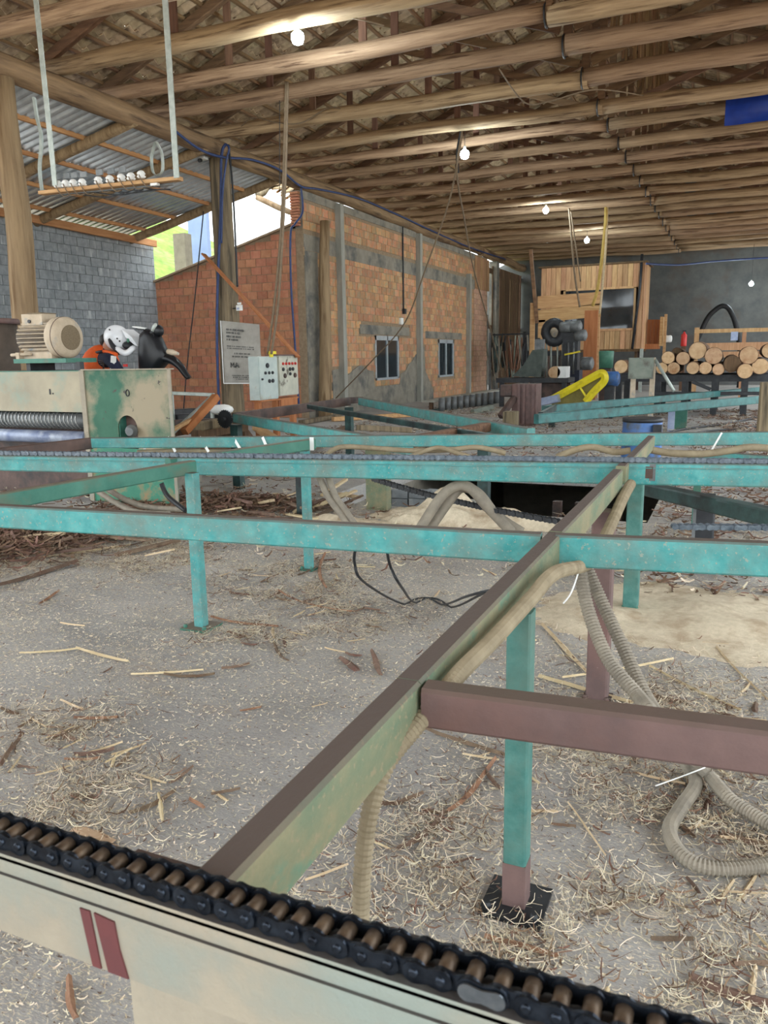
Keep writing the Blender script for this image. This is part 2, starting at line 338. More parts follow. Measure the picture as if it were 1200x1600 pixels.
def hang(name, pts, r, m, label, cat, group=None, n=6, parent=None):
    q_ = spline(pts, 8)
    for v in q_: v.z = max(v.z, r)
    o = MB().tube(q_, r, n).build(name, m, parent)
    return tag(o, label, cat, group) if parent is None else o
ORD = ['first', 'second', 'third', 'fourth', 'fifth', 'sixth', 'seventh', 'eighth', 'ninth', 'tenth', 'eleventh', 'twelfth', 'thirteenth', 'fourteenth', 'fifteenth', 'sixteenth', 'seventeenth', 'eighteenth', 'nineteenth', 'twentieth', 'twenty-first', 'twenty-second', 'twenty-third', 'twenty-fourth']

# ================================================================ structure
# ---- floor with the sunken pit, outside ground
XL = -9.7                       # plane of the left wall / eave
PX0, PX1, PY0, PY1 = -4.0, -0.63, 7.25, 10.3
fl = MB()
for a, b in (((-14.3, -6, -.2), (PX0, 39, 0)), ((PX1, -6, -.2), (11, 39, 0)), ((PX0, -6, -.2), (PX1, PY0, 0)), ((PX0, PY1, -.2), (PX1, 39, 0))): fl.box2(a, b)
fl = fl.build('floor', m_floor, kind='structure')
pit = MB().box2((PX0 - .15, PY0 - .15, -2.4), (PX0, 15, -.201)).box2((PX1, PY0 - .15, -2.4), (PX1 + .15, 15, -.201))
pit.box2((PX0, PY0 - .15, -2.4), (PX1, PY0, -.201)).box2((PX0 - .15, PY0 - .15, -2.5), (PX1 + .15, 15, -2.4)).box2((PX0, 14.85, -2.4), (PX1, 15, -.201))
pit.build('trim_1', m_plaster, kind='structure')
gr = MB().box2((-70, -60, -.5), (-14.3, 90, -.22)).box2((11, -60, -.5), (70, 90, -.22)).box2((-14.3, -60, -.5), (11, -6, -.22)).box2((-14.3, 39.3, -.5), (11, 90, -.22)).build('ground', mat('outdoor_soil', (168, 150, 126), (196, 180, 154), 1.2, .95), kind='structure')
# hillside seen through the opening on the left
hv, hf = [], []
NX, NY = 22, 18
for j in range(NY + 1):
    for i in range(NX + 1):
        X = -46 + 31 * i / NX; Y = 19 + 40 * j / NY
        hz = 13.0 * (1 - i / NX) ** .7 + 1.2 * noise.noise((X * .2, Y * .2, 0)) - .3
        hv.append((X, Y, max(hz, -.4) if i < NX else -.4))
for j in range(NY):
    for i in range(NX): a = j * (NX + 1) + i; hf.append((a, a + 1, a + NX + 2, a + NX + 1))
MB().add(hv, hf, True).build('hillside', m_green_hill, kind='structure')

# ---- bricks
def brick_wall(parent, nm, m, u0, u1, z0, ztop, P, wid, hei, out, excl=(), thick=.05, jt=.014, limit=300, seed=0, frame_only=True):
    """P(u,z)->world point on wall face; out: unit normal; bricks stand ~1.2 cm proud of the mortar"""
    rnd = random.Random(seed); cand = []
    rows = int((max(ztop(u0), ztop(u1)) - z0) / hei) + 1
    out = Vector(out); ud = (P(1, 0) - P(0, 0)).normalized()
    for r in range(rows):
        z = z0 + r * hei
        u = u0 - (wid * .5 if r % 2 else 0)
        while u < u1 - .04:
            a = max(u, u0); b = min(u + wid, u1); u += wid
            if b - a < .07: continue
            um = (a + b) / 2
            zt = min(z + hei, min(ztop(a), ztop(b)))
            if zt - z < hei * .55: continue
            if any(e[0] < um < e[1] and e[2] < z + hei / 2 < e[3] for e in excl): continue
            cand.append((a, b, z, zt))
    def scr(c):
        x, y, d = proj(P((c[0] + c[1]) / 2, c[2])); 
        return (1e6 if -5 < x < 1205 and -5 < y < 1605 and d > 0 else 0) - d
    cand.sort(key=scr, reverse=True)
    cache = {}; rest = MB()
    for i, (a, b, z, zt) in enumerate(cand):
        w = b - a - jt; h = zt - z - jt; pr = .012 + rnd.uniform(-.004, .005)
        if i < limit:
            key = (round(w, 2), round(h, 2), i % 3)
            if key not in cache:
                mb = MB(); c = out * (-thick / 2 + .012)
                R = Matrix((ud, out, Vector((0, 0, 1)))).transposed()
                mb.box(c + Vector((0, 0, h / 2)), (w, thick, h), R)
                cache[key] = mb.mesh(nm, m, (0, 0, 0))[0]
            place(nm, cache[key], P((a + b) / 2, z + jt / 2) + out * (pr - .012), parent)
        else:
            R = Matrix((ud, out, Vector((0, 0, 1)))).transposed()
            rest.box(P((a + b) / 2, z + zt / 2 - z / 2) + out * (pr - thick / 2), (w, thick, h), R)
    if rest.v: rest.build(nm + '_courses', m, parent, 'stuff')

# long brick wall along Y
WALLZ = 5.41
wl = MB()
wins = [(21.47, 23.25, .80, 2.10), (26.95, 28.6, .73, 2.06)]
Y0, Y1 = 17.4, 33.0
ys = [Y0, wins[0][0], wins[0][1], wins[1][0], wins[1][1], Y1]
for a, b in ((0, 1), (2, 3), (4, 5)): wl.box2((XL - .2, ys[a], 0), (XL, ys[b], WALLZ if b < 5 else WALLZ))
for w in wins:
    wl.box2((XL - .2, w[0], 0), (XL, w[1], w[2])); wl.box2((XL - .2, w[0], w[3]), (XL, w[1], WALLZ))
w_left = wl.build('wall_left', m_mortar, kind='structure')
PL = lambda u, z: Vector((XL, u, z))
ex = [(wins[0][0] - .02, wins[0][1] + .02, .78, 2.12), (wins[1][0] - .02, wins[1][1] + .02, .7, 2.08), (17.3, 33, 4.03, 4.44),
      (20.4, 24.2, 2.12, 2.4), (25.6, 29.6, 2.08, 2.33), (17.4, 18.1, 0, 4.0), (31.3, 33.1, 4.1, 5.5), (17.4, 33, 5.22, 5.5)]
# the grey cement patch on the lower wall
def plast(u):
    if 18.6 < u < 21.4: return 1.15 + .25 * noise.noise((u * 1.2, 0, 0))
    if 21.4 <= u < 23.35: return .62
    if 23.35 <= u < 25.6: return .9 + (u - 23.35) * .42 + .15 * noise.noise((u * 2, 3, 0))
    if 25.6 <= u < 26.5: return 1.0 - (u - 25.6) * .9
    return 0
for k in range(80):
    u = 18.6 + k * .1
    if plast(u) > 0: ex.append((u - .05, u + .05, -1, plast(u)))
brick_wall(w_left, 'brick', m_brick, Y0, 31.1, .02, lambda u: 5.22, PL, .33, .205, (1, 0, 0), ex, seed=3)
brick_wall(w_left, 'pale_brick', m_brick_pink, 31.15, 33.0, .02, lambda u: 4.1, PL, .33, .205, (1, 0, 0), [], seed=4, limit=120)
pb = MB()
us = [18.6 + k * .1 for k in range(80)]
top = [(XL, u, plast(u)) for u in us if plast(u) > .05]; uu = [t[1] for t in top]
poly = [(XL, uu[0], 0)] + top + [(XL, uu[-1], 0)]
pb.prism(poly, (.022, 0, 0)); pb.build('cement_patch', m_plaster, w_left)
MB().box2((XL, 17.42, 4.05), (XL + .02, 31.2, 4.42)).build('concrete_band', m_plaster, w_left)
MB().box2((XL, 17.42, 5.22), (XL + .02, 31.2, 5.41)).build('concrete_band', m_plaster, w_left)
MB().box2((XL, 20.45, 2.13), (XL + .022, 24.15, 2.39)).build('window_lintel', m_plaster, w_left)
MB().box2((XL, 25.65, 2.09), (XL + .022, 29.55, 2.32)).build('window_lintel', m_plaster, w_left)
MB().box2((XL, 17.42, 0), (XL + .03, 18.05, 4.04)).build('corner_pillar', m_plaster, w_left)
for px, y0, y1 in ((535, 316, 640), (656, 362, 625), (733, 428, 612)):
    q = atx(px, 500, XL + .1); zt = min(5.36, atx(px, y0, XL + .1).z)
    MB().box2((XL, q.y - .1, 0), (XL + .17, q.y + .1, zt)).build('concrete_column', m_concrete_col, w_left)
pq = atx(629, 345, XL + .03); pe = atx(630, 484, XL + .03)
hang('drop_pipe', [pq, (pq.x, pq.y, (pq.z + pe.z) / 2), (pe.x, pq.y, pe.z)], .03, m_cable, '', '', n=8, parent=w_left)
MB().box((XL + .06, pq.y, pe.z - .05), (.09, .14, .16)).build('socket_box', m_black, w_left)
so = atx(627, 502, XL + .04)
MB().box((so.x, so.y, so.z), (.07, .2, .2)).build('switch_box', m_white, w_left)
# rest of the brick building
MB().box2((-13.4, 33.0, 0), (XL, 33.2, 3.15)).build('wall_far_left', m_plaster, kind='structure')
MB().box2((-13.4, 17.8, 0), (-13.2, 33, 3.15)).build('wall_inner', m_plaster, kind='structure')
MB().box2((-13.4, 17.6, 3.15), (XL - .2, 33.2, 3.3)).build('trim_2', m_plaster, kind='structure')
tb = MB().box2((-12.2, 20.9, .0), (-10.9, 23.6, 1.35)).build('cupboard', m_planko)
tag(tb, 'brown cupboard standing behind the nearer window of brick wall', 'cupboard')
for i, w in enumerate(wins):
    X = XL - .03
    wf = MB()
    a, b, z0, z1 = w
    for p, q in (((a, z0), (a + .07, z1)), ((b - .07, z0), (b, z1)), ((a, z0), (b, z0 + .07)), ((a, z1 - .13), (b, z1)), (((a + b) / 2 - .03, z0), ((a + b) / 2 + .03, z1))):
        wf.box2((X, p[0], p[1]), (X + .06, q[0], q[1]))
    wf = wf.build('window_%d' % (i + 1), m_frame, kind='structure')
    for s in range(2):
        c0 = a + .07 if s == 0 else (a + b) / 2 + .03; c1 = (a + b) / 2 - .03 if s == 0 else b - .07
        gm = m_glass
        MB().box2((X + .02, c0, z0 + .07), (X + .028, c1, z1 - .13)).build('pane', gm, wf)

# brick wall facing the camera, sloping top
wtop = lambda u: 3.50 + (u + 14.2) * .265
wr = MB(); wr.prism([(-14.2, 17.4, 0), (-9.9, 17.4, 0), (-9.9, 17.4, wtop(-9.9)), (-14.2, 17.4, wtop(-14.2))], (0, .2, 0))
w_ret = wr.build('wall_left_front', m_mortar, kind='structure')
brick_wall(w_ret, 'brick', m_brick_red, -14.2, -9.9, .02, wtop, lambda u, z: Vector((u, 17.4, z)), .30, .195, (0, -1, 0), seed=5)
MB().bar((-14.2, 17.42, wtop(-14.2) + .05), (-9.95, 17.42, wtop(-9.95) + .05), .24, .05).build('wall_coping', m_mortar, w_ret)
# broken edge of hollow bricks above the wall
hb = MB()
for k in range(12): hb.box((-9.86, 17.36, 4.62 + k * .066), (.22, .12, .05))
hb.build('hollow_brick_edge', m_brick_red, w_ret)
MB().box2((-10.0, 17.4, 4.55), (XL, 17.6, WALLZ))   .build('wall_return', m_plaster, w_ret)

# grey block wall along Y
BX = -14.2
bw = MB().box2((BX - .15, 7.5, 0), (BX, 17.4, 4.5)); w_blk = bw.build('wall_left_block', m_blockmortar, kind='structure')
brick_wall(w_blk, 'concrete_block', m_block, 7.5, 17.4, .02, lambda u: 4.53, lambda u, z: Vector((BX, u, z)), .40, .205, (1, 0, 0), seed=6)
# back wall with a gable
MB().prism([(-12, 39, 0), (9, 39, 0), (9, 39, 5.2), (-2.5, 39, 9.2), (-12, 39, 5.2)], (0, .25, 0)).build('wall_back', m_backwall, kind='structure')
# plank wall continuing the left side
wd = MB().box2((XL - .12, 33.2, 4.9), (XL - .06, 39, 5.1)).box2((XL - .12, 33.2, 2.6), (XL - .06, 39, 2.75)).build('wall_left_planks', m_plankdark, kind='structure')
y = 34.0
k = 0
pk = MB().box((0, 0, 2.6), (.03, .26, 5.2)).mesh('plank', m_plankdark, (0, 0, 0))[0]
while y < 38.9:
    place('plank', pk, (XL - .04, y, 0), wd); y += .285 + (.06 if k % 6 == 3 else 0); k += 1
pu = MB().box((0, 0, .62), (.03, .2, 1.24)).mesh('plank', m_plank, (0, 0, 0))[0]
for k in range(8): place('plank', pu, (XL + .03, 31.3 + k * .25, 4.1), w_left)

# ---- roof: trusses, battens, tiles
RIDGE, SL = -2.5, .40
ZE = 6.08                                     # rafter axis height over the eave log
def rz(x): return ZE + SL * ((x - XL) if x <= RIDGE else (2 * RIDGE - x - XL))
ceil = struct('ceiling', (RIDGE, 20, 0))
XR = 2 * RIDGE - XL
tieY = [5.6, 7.1, 8.52, 9.94, 11.28, 12.48, 13.99, 15.59, 16.82, 18.35, 19.58, 21.1, 22.49, 24.0, 25.4, 26.75, 28.1, 29.6, 31.0, 32.4, 33.8, 35.2, 36.6, 37.9]
tieY = tieY[2:]
ang = math.atan(SL)
for i, Y in enumerate(tieY):
    r = random.uniform(.125, .145) if i < 5 else random.uniform(.10, .12); zc = 5.84 + random.uniform(-.012, .012)
    t = thing('tie_beam', (-2.5, Y, zc), '%s round log tie beam from the front, spanning under the roof' % ORD[i] if i < 22 else 'last', 'log beam', 'round log tie beams under the roof')
    a = MB().log((-10.25, Y, zc + .04), (-2.46, Y, zc), r * .92, r, 12, 18, i * 2 + 1, .07); a.build('log_half', m_log, t)
    a = MB().log((-2.52, Y + random.uniform(-.03, .03), zc + random.uniform(-.015, .02)), (5.3, Y, zc + .02), r * 1.05, r * .95, 12, 18, i * 2 + 2, .07); a.build('log_half', m_log, t)
    st = MB(); st.tube([Vector((-2.55, Y + math.cos(q * PI / 8) * (r + .02), zc + math.sin(q * PI / 8) * (r + .02))) for q in range(17)], .014, 4, smooth=False)
    st.build('steel_strap', m_black, t)
    # rafters and struts belong to the roof
    for s in (-1, 1):
        xe = XL - .75 if s < 0 else XR + .75
        rr = MB().bar((xe, Y, rz(xe) + .07), (RIDGE, Y, rz(RIDGE) + .07), .10, .15); rr.build('rafter', m_rafter, ceil)
        for fx in (.30, .62):
            xx = (XL if s < 0 else XR) * (1 - fx) + RIDGE * fx
            MB().box2((xx - .06, Y + .06, zc - .05), (xx + .06, Y + .1, rz(xx) + .02)).build('roof_strut', m_boardred, ceil)
        MB().bar((RIDGE + s * .1, Y - .08, 6.05), ((XL if s < 0 else XR) * .55 + RIDGE * .45, Y - .08, rz((XL if s < 0 else XR) * .55 + RIDGE * .45)), .05, .12, drop=False).build('roof_brace', m_rafter, ceil)
    MB().box2((RIDGE - .06, Y - .05, 5.95), (RIDGE + .06, Y + .05, rz(RIDGE))).build('king_post', m_rafter, ceil)
YA, YB = -10.0, 39.0
nb = 23
slen = (RIDGE - (XL - .75))
for s in (-1, 1):
    for k in range(nb):
        x = (XL - .72) + slen * (k + .2) / nb
        xx = x if s < 0 else 2 * RIDGE - x
        MB().bar((xx, YA, rz(xx) + .125), (xx, YB, rz(xx) + .125), .06, .05).build('batten', m_batten, ceil)
# one tile mesh per slope: an S profile laid up the slope
def tile_mesh(s):
    L = slen / nb * 1.22 / math.cos(ang); W = .235; n = 7; vs = []; prof = []
    for k in range(n):
        t = k / (n - 1); prof.append(((t - .5) * W, .032 * math.cos(2 * PI * t * 1.0) - (.0)))
    for layer in (0, .014):
        for u, lift in ((0, .0), (L, .035)):
            for yv, h in prof:
                dx = u * math.cos(ang) * (1 if s < 0 else -1); dz = u * math.sin(ang) - lift + .045
                vs.append((dx, yv, dz + h + layer))
    fs = []
    for k in range(n - 1):
        fs += [(k, k + 1, n + k + 1, n + k), (2 * n + k, 3 * n + k, 3 * n + k + 1, 2 * n + k + 1), (k, 2 * n + k, 2 * n + k + 1, k + 1), (n + k, n + k + 1, 3 * n + k + 1, 3 * n + k)]
    fs += [(0, n, 3 * n, 2 * n), (n - 1, 3 * n - 1, 4 * n - 1, 2 * n - 1)]
    mb = MB().add(vs, fs, False); return mb
tiles = []
for s in (-1, 1):
    for k in range(nb):
        x = (XL - .72) + slen * (k + .2) / nb; xx = x if s < 0 else 2 * RIDGE - x
        y = YA
        while y < YB:
            tiles.append((s, xx, y, rz(xx) + .125)); y += .20
def tsc(t):
    x, y, d = proj((t[1], t[2], t[3])); return (1e6 if d > 0 and -10 < x < 1210 and -10 < y < 1610 and t[0] < 0 else 0) - d
tiles.sort(key=tsc, reverse=True)
TM = {s: tile_mesh(s) for s in (-1, 1)}; TD = {s: TM[s].mesh('roof_tile', m_tile, (0, 0, 0))[0] for s in (-1, 1)}
rest = []
for i, (s, x, y, z) in enumerate(tiles):
    if i < 300: place('roof_tile', TD[s], (x, y + random.uniform(-.012, .012), z + random.uniform(0, .008)), ceil)
    else: rest.append((s, x, y, z))
mb = MB()
for s, x, y, z in rest:
    o = Vector((x + random.uniform(-.01, .01), y + random.uniform(-.012, .012), z + random.uniform(0, .01)))
    mb.add([Vector(v) + o for v in TM[s].v], TM[s].f)
mb.build('roof_tile_courses', m_tile, ceil, 'stuff')
lm = MB()
for k in range(150):
    y = random.uniform(9, 22); x = RIDGE + random.uniform(-.05, .05) + .55; z1 = random.uniform(8.2, 8.6)
    lm.bar((x, y, z1), (x + random.uniform(-.15, .15), y + random.uniform(-.2, .2), random.uniform(6.3, 7.2)), .035, .012, drop=False, up=(0, 1, 0))
lm.build('hanging_laths', m_ridge, ceil, 'stuff')
# eave logs
for i, (ya, yb) in enumerate(((-10, 14.2), (14.1, 24), (23.9, 32), (31.9, 39))):
    t = tag(MB().log((XL, ya, 5.58), (XL, yb, 5.58), .185, .18, 14, 16, 40 + i, .08).build('eave_log', m_eave), ['thick weathered eave log over the metal lean-to with a long crack', 'second eave log, passing from grey post onto the brick wall', 'third eave log, lying on brick wall above the windows', 'farthest eave log, over the dark plank wall'][i], 'log beam', 'logs along the left eave')
t = tag(MB().log((XR, -10, 5.58), (XR, 39, 5.58), .18, .18, 12, 30, 47, .08).build('eave_log', m_eave), 'long eave log on the open right side of the shed', 'log beam', 'logs along the right eave')
for i, Y in enumerate((8.9, 17.5, 26, 34.6)):
    tag(MB().log((XR, Y, 0), (XR, Y, 5.45), .17, .16, 12, 8, 60 + i, .05).build('wooden_post', m_postw), ORD[i] + ' round wooden post from the front, holding the right eave log', 'post', 'posts on the open right side')
# ---- posts on the left
tag(MB().log((XL - .02, 8.9, 0), (XL, 8.9, 5.42), .205, .165, 14, 12, 71, .08).build('wooden_post', m_posty), 'thick yellowish round post at the left edge, behind the motor', 'post')
p2 = tag(MB().log((XL + .03, 14.1, 0), (XL - .01, 14.1, 5.42), .235, .20, 14, 14, 73, .02).build('wooden_post', m_postw), 'grey weathered round post carrying the banner and blue cables', 'post')
a = atx(508, 345, XL + .3); pw = atx(510, 640, XL + .3)
tag(MB().log((a.x, pw.y, 0), (a.x - .03, a.y, a.z), .165, .12, 12, 12, 75, .06).build('wooden_post', m_posty), 'split brown bare post standing in front of the brick wall', 'post')
c = atx(797, 415, XL + .2)
tag(MB().box2((XL - .2, 34.0, 0), (XL + .12, 34.42, 5.4)).build('concrete_post', m_plaster), 'square grey concrete post between brick wall and dark plank wall', 'post')

# ---- metal lean-to roof on the left
LT = thing('lean_to_roof', (-12, 11.5, 4.9), 'corrugated metal lean-to roof sloping down to the grey block wall', 'roof')
def lz(x): return 4.44 + (x + 14.2) * .213
sheet_w = 1.0
y = 4.0; si = 0
while y < 16.5:
    vs = []; n = 65
    for layer in (0, .006):
        for xx in (-14.55, -9.84):
            for k in range(n):
                vs.append((xx, y + sheet_w * k / (n - 1), lz(xx) + .21 + 0.05 * math.tanh(2.0 * math.cos(2 * PI * k / 12.8)) + layer + .004 * (si % 2)))
    fs = []
    for k in range(n - 1):
        fs += [(k, n + k, n + k + 1, k + 1), (2 * n + k, 2 * n + k + 1, 3 * n + k + 1, 3 * n + k)]
    fs += [tuple([*range(n)] + [*range(3 * n - 1, 2 * n - 1, -1)]), tuple([*range(2 * n - 1, n - 1, -1)] + [*range(3 * n, 4 * n)])]
    MB().add(vs, fs, True).build('metal_sheet', m_metal, LT); y += .965; si += 1
for Y in (6.6, 11.5, 13.5, 16.5):
    MB().log((-14.5, Y + .05, lz(-14.5) + .06), (-9.58, Y, lz(-9.58) + .07 + (.04 if Y > 16 else 0)), .10, .095, 10, 8, int(Y * 7), .04).build('rafter_log', m_posty, LT)
for X in (-10.7, -11.7, -12.75, -13.7):
    MB().bar((X, 4, lz(X) + .185), (X, 16.55, lz(X) + .185), .06, .08).build('purlin', m_purlin, LT)
MB().bar((-14.02, 5, 4.72), (-14.02, 17.3, 4.55), .08, .17).build('wall_plate', m_purlin, LT)

# ---- seen outside through the opening
o = MB(); p = aty(280, 385, 24); zt = 6.5
o.box2((p.x - .25, 24, -.3), (p.x + .25, 24.4, 5.9)); tag(o.build('gate_pillar', m_beigepost), 'beige square pillar outside, in front of the green hillside', 'pillar')
p = aty(307, 380, 25.5)
tag(MB().box2((p.x - .35, 25.5, -.3), (p.x + .5, 25.7, 7.0)).build('outside_wall', m_paleblue), 'pale blue panel standing outside beside the beige pillar', 'wall')
ov = thing('roof_overhang', (-11, 18.6, 5), 'tiled roof overhang of the brick building, seen past grey post', 'roof')
pa = [aty(398, 302, 18.2), aty(470, 262, 18.2), aty(470, 332, 18.2), aty(428, 305, 18.2)]
MB().log(aty(402, 308, 18.0), aty(470, 338, 18.0), .07, .07, 8, 4, 5).build('fascia_log', m_posty, ov)
MB().log(aty(402, 306, 18.0), aty(438, 282, 18.6), .08, .08, 8, 4, 6).build('rafter_log', m_postw, ov)
for k in range(7):
    q = aty(425 + k * 7, 296 + k * 5 - 2, 18.4); MB().bar(q, q + Vector((.25, .9, .55)), .06, .05).build('batten', m_purlin, ov)
for k in range(4):
    q = aty(422 + k * 11, 299 + k * 6 - 6, 18.5 ); MB().box(q + Vector((.2, .3, .3)), (.34, 1.2, .05), Euler((.5, 0, 0)).to_matrix()).build('roof_tile', m_tile, ov)

# ================================================================ chain conveyors
ZT = 0.95
def plate(mb, x0, x1, r, y, th, z, n=9):
    """figure-of-eight chain plate in the XZ plane"""
    pts = []
    for k in range(n): a = PI / 2 + PI * k / (n - 1); pts.append((x0 + r * math.cos(a), z + r * math.sin(a)))
    pts.append(((x0 + x1) / 2, z - r * .72))
    for k in range(n): a = -PI / 2 + PI * k / (n - 1); pts.append((x1 + r * math.cos(a), z + r * math.sin(a)))
    pts.append(((x0 + x1) / 2, z + r * .72))
    mb.prism([(p[0], y, p[1]) for p in pts], (0, th, 0))
# ---- main frame
CF = thing('conveyor_frame', (-1.6, 2.9, 0), 'teal painted welded steel conveyor frame with a grimy long cross rail, filling the foreground', 'conveyor')
nearA = atz(0, 1333, ZT); nearB = atz(800, 1580, ZT); nY = nearA.y - .0
def P3(x, y, z=ZT): return atz(x, y, z)
def ext(a, b, L=1.4): return b + (b - a).normalized() * L   # rails run on past the right edge of the picture
# near channel carrying the near chain
NYf = nY                          # front (camera side) face of the channel
nb_ = MB(); nb_.box2((-1.6, NYf, ZT - .105), (.6, NYf + .012, ZT - .004)); nb_.box2((-1.6, NYf, ZT - .008), (.6, NYf + .062, ZT)); nb_.box2((-1.6, NYf + .05, ZT - .105), (.6, NYf + .062, ZT)); nb_.box2((-1.6, NYf - .004, ZT - .030), (.6, NYf, ZT - .024))
near_rail = nb_.build('near_rail', m_cream, CF)
wp = [atz(118, 1405, ZT - .03), atz(205, 1560, ZT - .10)]
X0 = aty(118, 1420, NYf).x; X1 = aty(178, 1420, NYf).x; X2 = aty(205, 1560, NYf).x; X3 = aty(150, 1540, NYf).x
MB().prism([(X0 + .008, NYf - .002, ZT - .035), (X0 + .022, NYf - .002, ZT - .035), (X3 + .012, NYf - .002, ZT - .104), (X3, NYf - .002, ZT - .104)], (0, .002, 0)).build('wine_paint_mark', m_wine, near_rail)
MB().prism([(X0 + .028, NYf - .002, ZT - .035), (X1, NYf - .002, ZT - .038), (X1 + .004, NYf - .002, ZT - .07), (X2, NYf - .002, ZT - .104), (X3 + .022, NYf - .002, ZT - .104)], (0, .002, 0)).build('wine_paint_mark', m_wine, near_rail)
MB().box2((X2, NYf + .001, .0), (X2 + .22, NYf + .011, ZT - .10)).build('support_plate', m_cream, CF)
# stub of angle iron behind the near chain
q = atz(205, 1335, ZT - .015)
MB().box2((q.x, NYf + .06, ZT - .03), (-.50, q.y + .012, ZT - .015)).build('angle_stub', m_rustdark, CF)
# long cross rail towards the back (three joined lengths) and its rear stub
DX = -.485; DW = .05
joinY = [NYf + .05, atz(640, 1062, ZT).y, atz(845, 832, ZT).y + .03, atz(962, 733, ZT).y]
for i in range(3):
    MB().bar((DX, joinY[i] + (.002 if i else 0), ZT), (DX, joinY[i + 1], ZT - (.002 if i == 1 else 0)), DW, .098).build('cross_rail', m_teal_dull, CF)
e0 = atz(992, 712, ZT); e1 = atz(1012, 680, ZT)
MB().bar((DX, joinY[3] + .12, ZT), (DX, e1.y - .02, ZT), DW, .09).build('cross_rail', m_teal_dull, CF)
# front rail (two pieces, either side of the cross rail)
a = P3(-70, 785); b = P3(846, 833); MB().bar(a, b, .05, .088, .094).build('front_rail', m_teal, CF)
a = P3(868, 834); b = ext(a, P3(1330, 852)); MB().bar(a, b, .05, .100, .104).build('front_rail', m_teal, CF)
# chain rail
a = P3(-70, 710); b = ext(a, P3(1330, 726)); CHA, CHB = a.copy(), b.copy()
MB().bar(a, b, .06, .092, .125).build('chain_rail', m_teal, CF)
MB().bar(a + Vector((0, -.034, -.022)), b + Vector((0, -.034, -.024)), .006, .004).build('chain_guide', m_teal, CF)
# back rail
a = P3(140, 684); b = ext(a, P3(1330, 673)); BKA, BKB = a.copy(), b.copy()
MB().bar(a, b, .05, .075, .10).build('back_rail', m_teal, CF)
# left cross rails
a = P3(301, 719); b = P3(-60, 780); MB().bar(a, b, .05, .075, .075).build('cross_rail', m_teal_dark, CF)
a = P3(489, 685); b = P3(262, 716); MB().bar(a, b, .05, .075).build('cross_rail', m_teal_dark, CF)
a = P3(141, 684); b = P3(-60, 706); MB().bar(a, b, .05, .08).build('cross_rail', m_rustdark, CF)
# brown rail on the right
a = P3(664, 1068, ZT - .004); b = ext(a, P3(1330, 1150, ZT - .004)); MB().bar(a, b, .05, .072, .072).build('brown_rail', m_rust, CF)
# welded patch on the chain rail
p = aty(1012, 738, P3(1012, 722).y - .034)
MB().box(p, (.075, .006, .085)).build('weld_patch', m_gym, CF)
MB().box(p + Vector((0, -.004, 0)), (.05, .006, .06)).build('weld_patch', m_rustdark, CF)
# legs with foot plates
def leg(px, py, w, top, m, mfoot, dx=.0, foot=.15, mb2=None):
    g = atz(px, py, 0)
    l = MB().bar((g.x + dx, g.y, top), (g.x, g.y, .008), w, w, drop=False, up=(0, 1, 0), ch=.08).build('leg', m, CF)
    f = MB(); f.box((g.x, g.y, .006), (foot, foot, .012)); 
    for sx in (-1, 1): f.lathe([(0, .012), (.012, .012), (.02, .008)], (g.x + sx * foot * .38, g.y - foot * .36, .012), (0, 0, 1), 6, False)
    f.build('foot_plate', mfoot, l); return l
m_teal_leg = mat('darker_leg_teal', (54, 106, 100), (84, 130, 122), 18, .65, bump=.15, bscale=60, c3=(84, 110, 100), s3=5, t3=.56, w3=.12)  # darker, greener teal used on the near and right legs
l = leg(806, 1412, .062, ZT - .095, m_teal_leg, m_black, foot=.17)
g = atz(806, 1412, 0); MB().box((g.x, g.y, .075), (.0635, .0635, .13)).build('leg_base_paint', m_rust, l)
leg(315, 980, .06, ZT - .06, m_teal, m_teal_dark, foot=.17)
leg(483, 890, .055, ZT - .09, m_teal, m_teal_dark, foot=.10)
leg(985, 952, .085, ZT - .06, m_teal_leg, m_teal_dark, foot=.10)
leg(933, 1092, .09, ZT - .10, m_rust, m_rustdark, foot=.12)
g = aty(596, 800, 7.1); MB().box2((g.x - .12, 7.0, 0), (g.x + .10, 7.12, .6)).build('leg', m_teal_dull, CF)
# white cable ties round the back rail
for i, (x0, x1) in enumerate(((226, 226), (262, 274), (312, 326), (364, 378), (410, 420))):
    t_ = (x0 - 140) / 1190; yb = 683
    a = P3(x0, 681, ZT + .002); y_ = a.y - .03
    p0 = aty(x0, 683, y_); p1 = aty(x1, 706 if i else 702, y_ - .02)
    MB().bar(p0, p1, .022, .003, drop=False, up=(0, 1, 0)).build('cable_tie', m_white, CF)
p = aty(1128, 676, P3(1128, 676).y - .03); q_ = aty(1110, 707, P3(1128, 676).y - .045)
MB().bar(p, q_, .012, .003, drop=False, up=(0, 1, 0)).build('cable_tie', m_white, CF)
p = P3(490, 686); MB().box((p.x, p.y - .028, ZT - .03), (.03, .004, .09)).build('cable_tie', m_white, CF)

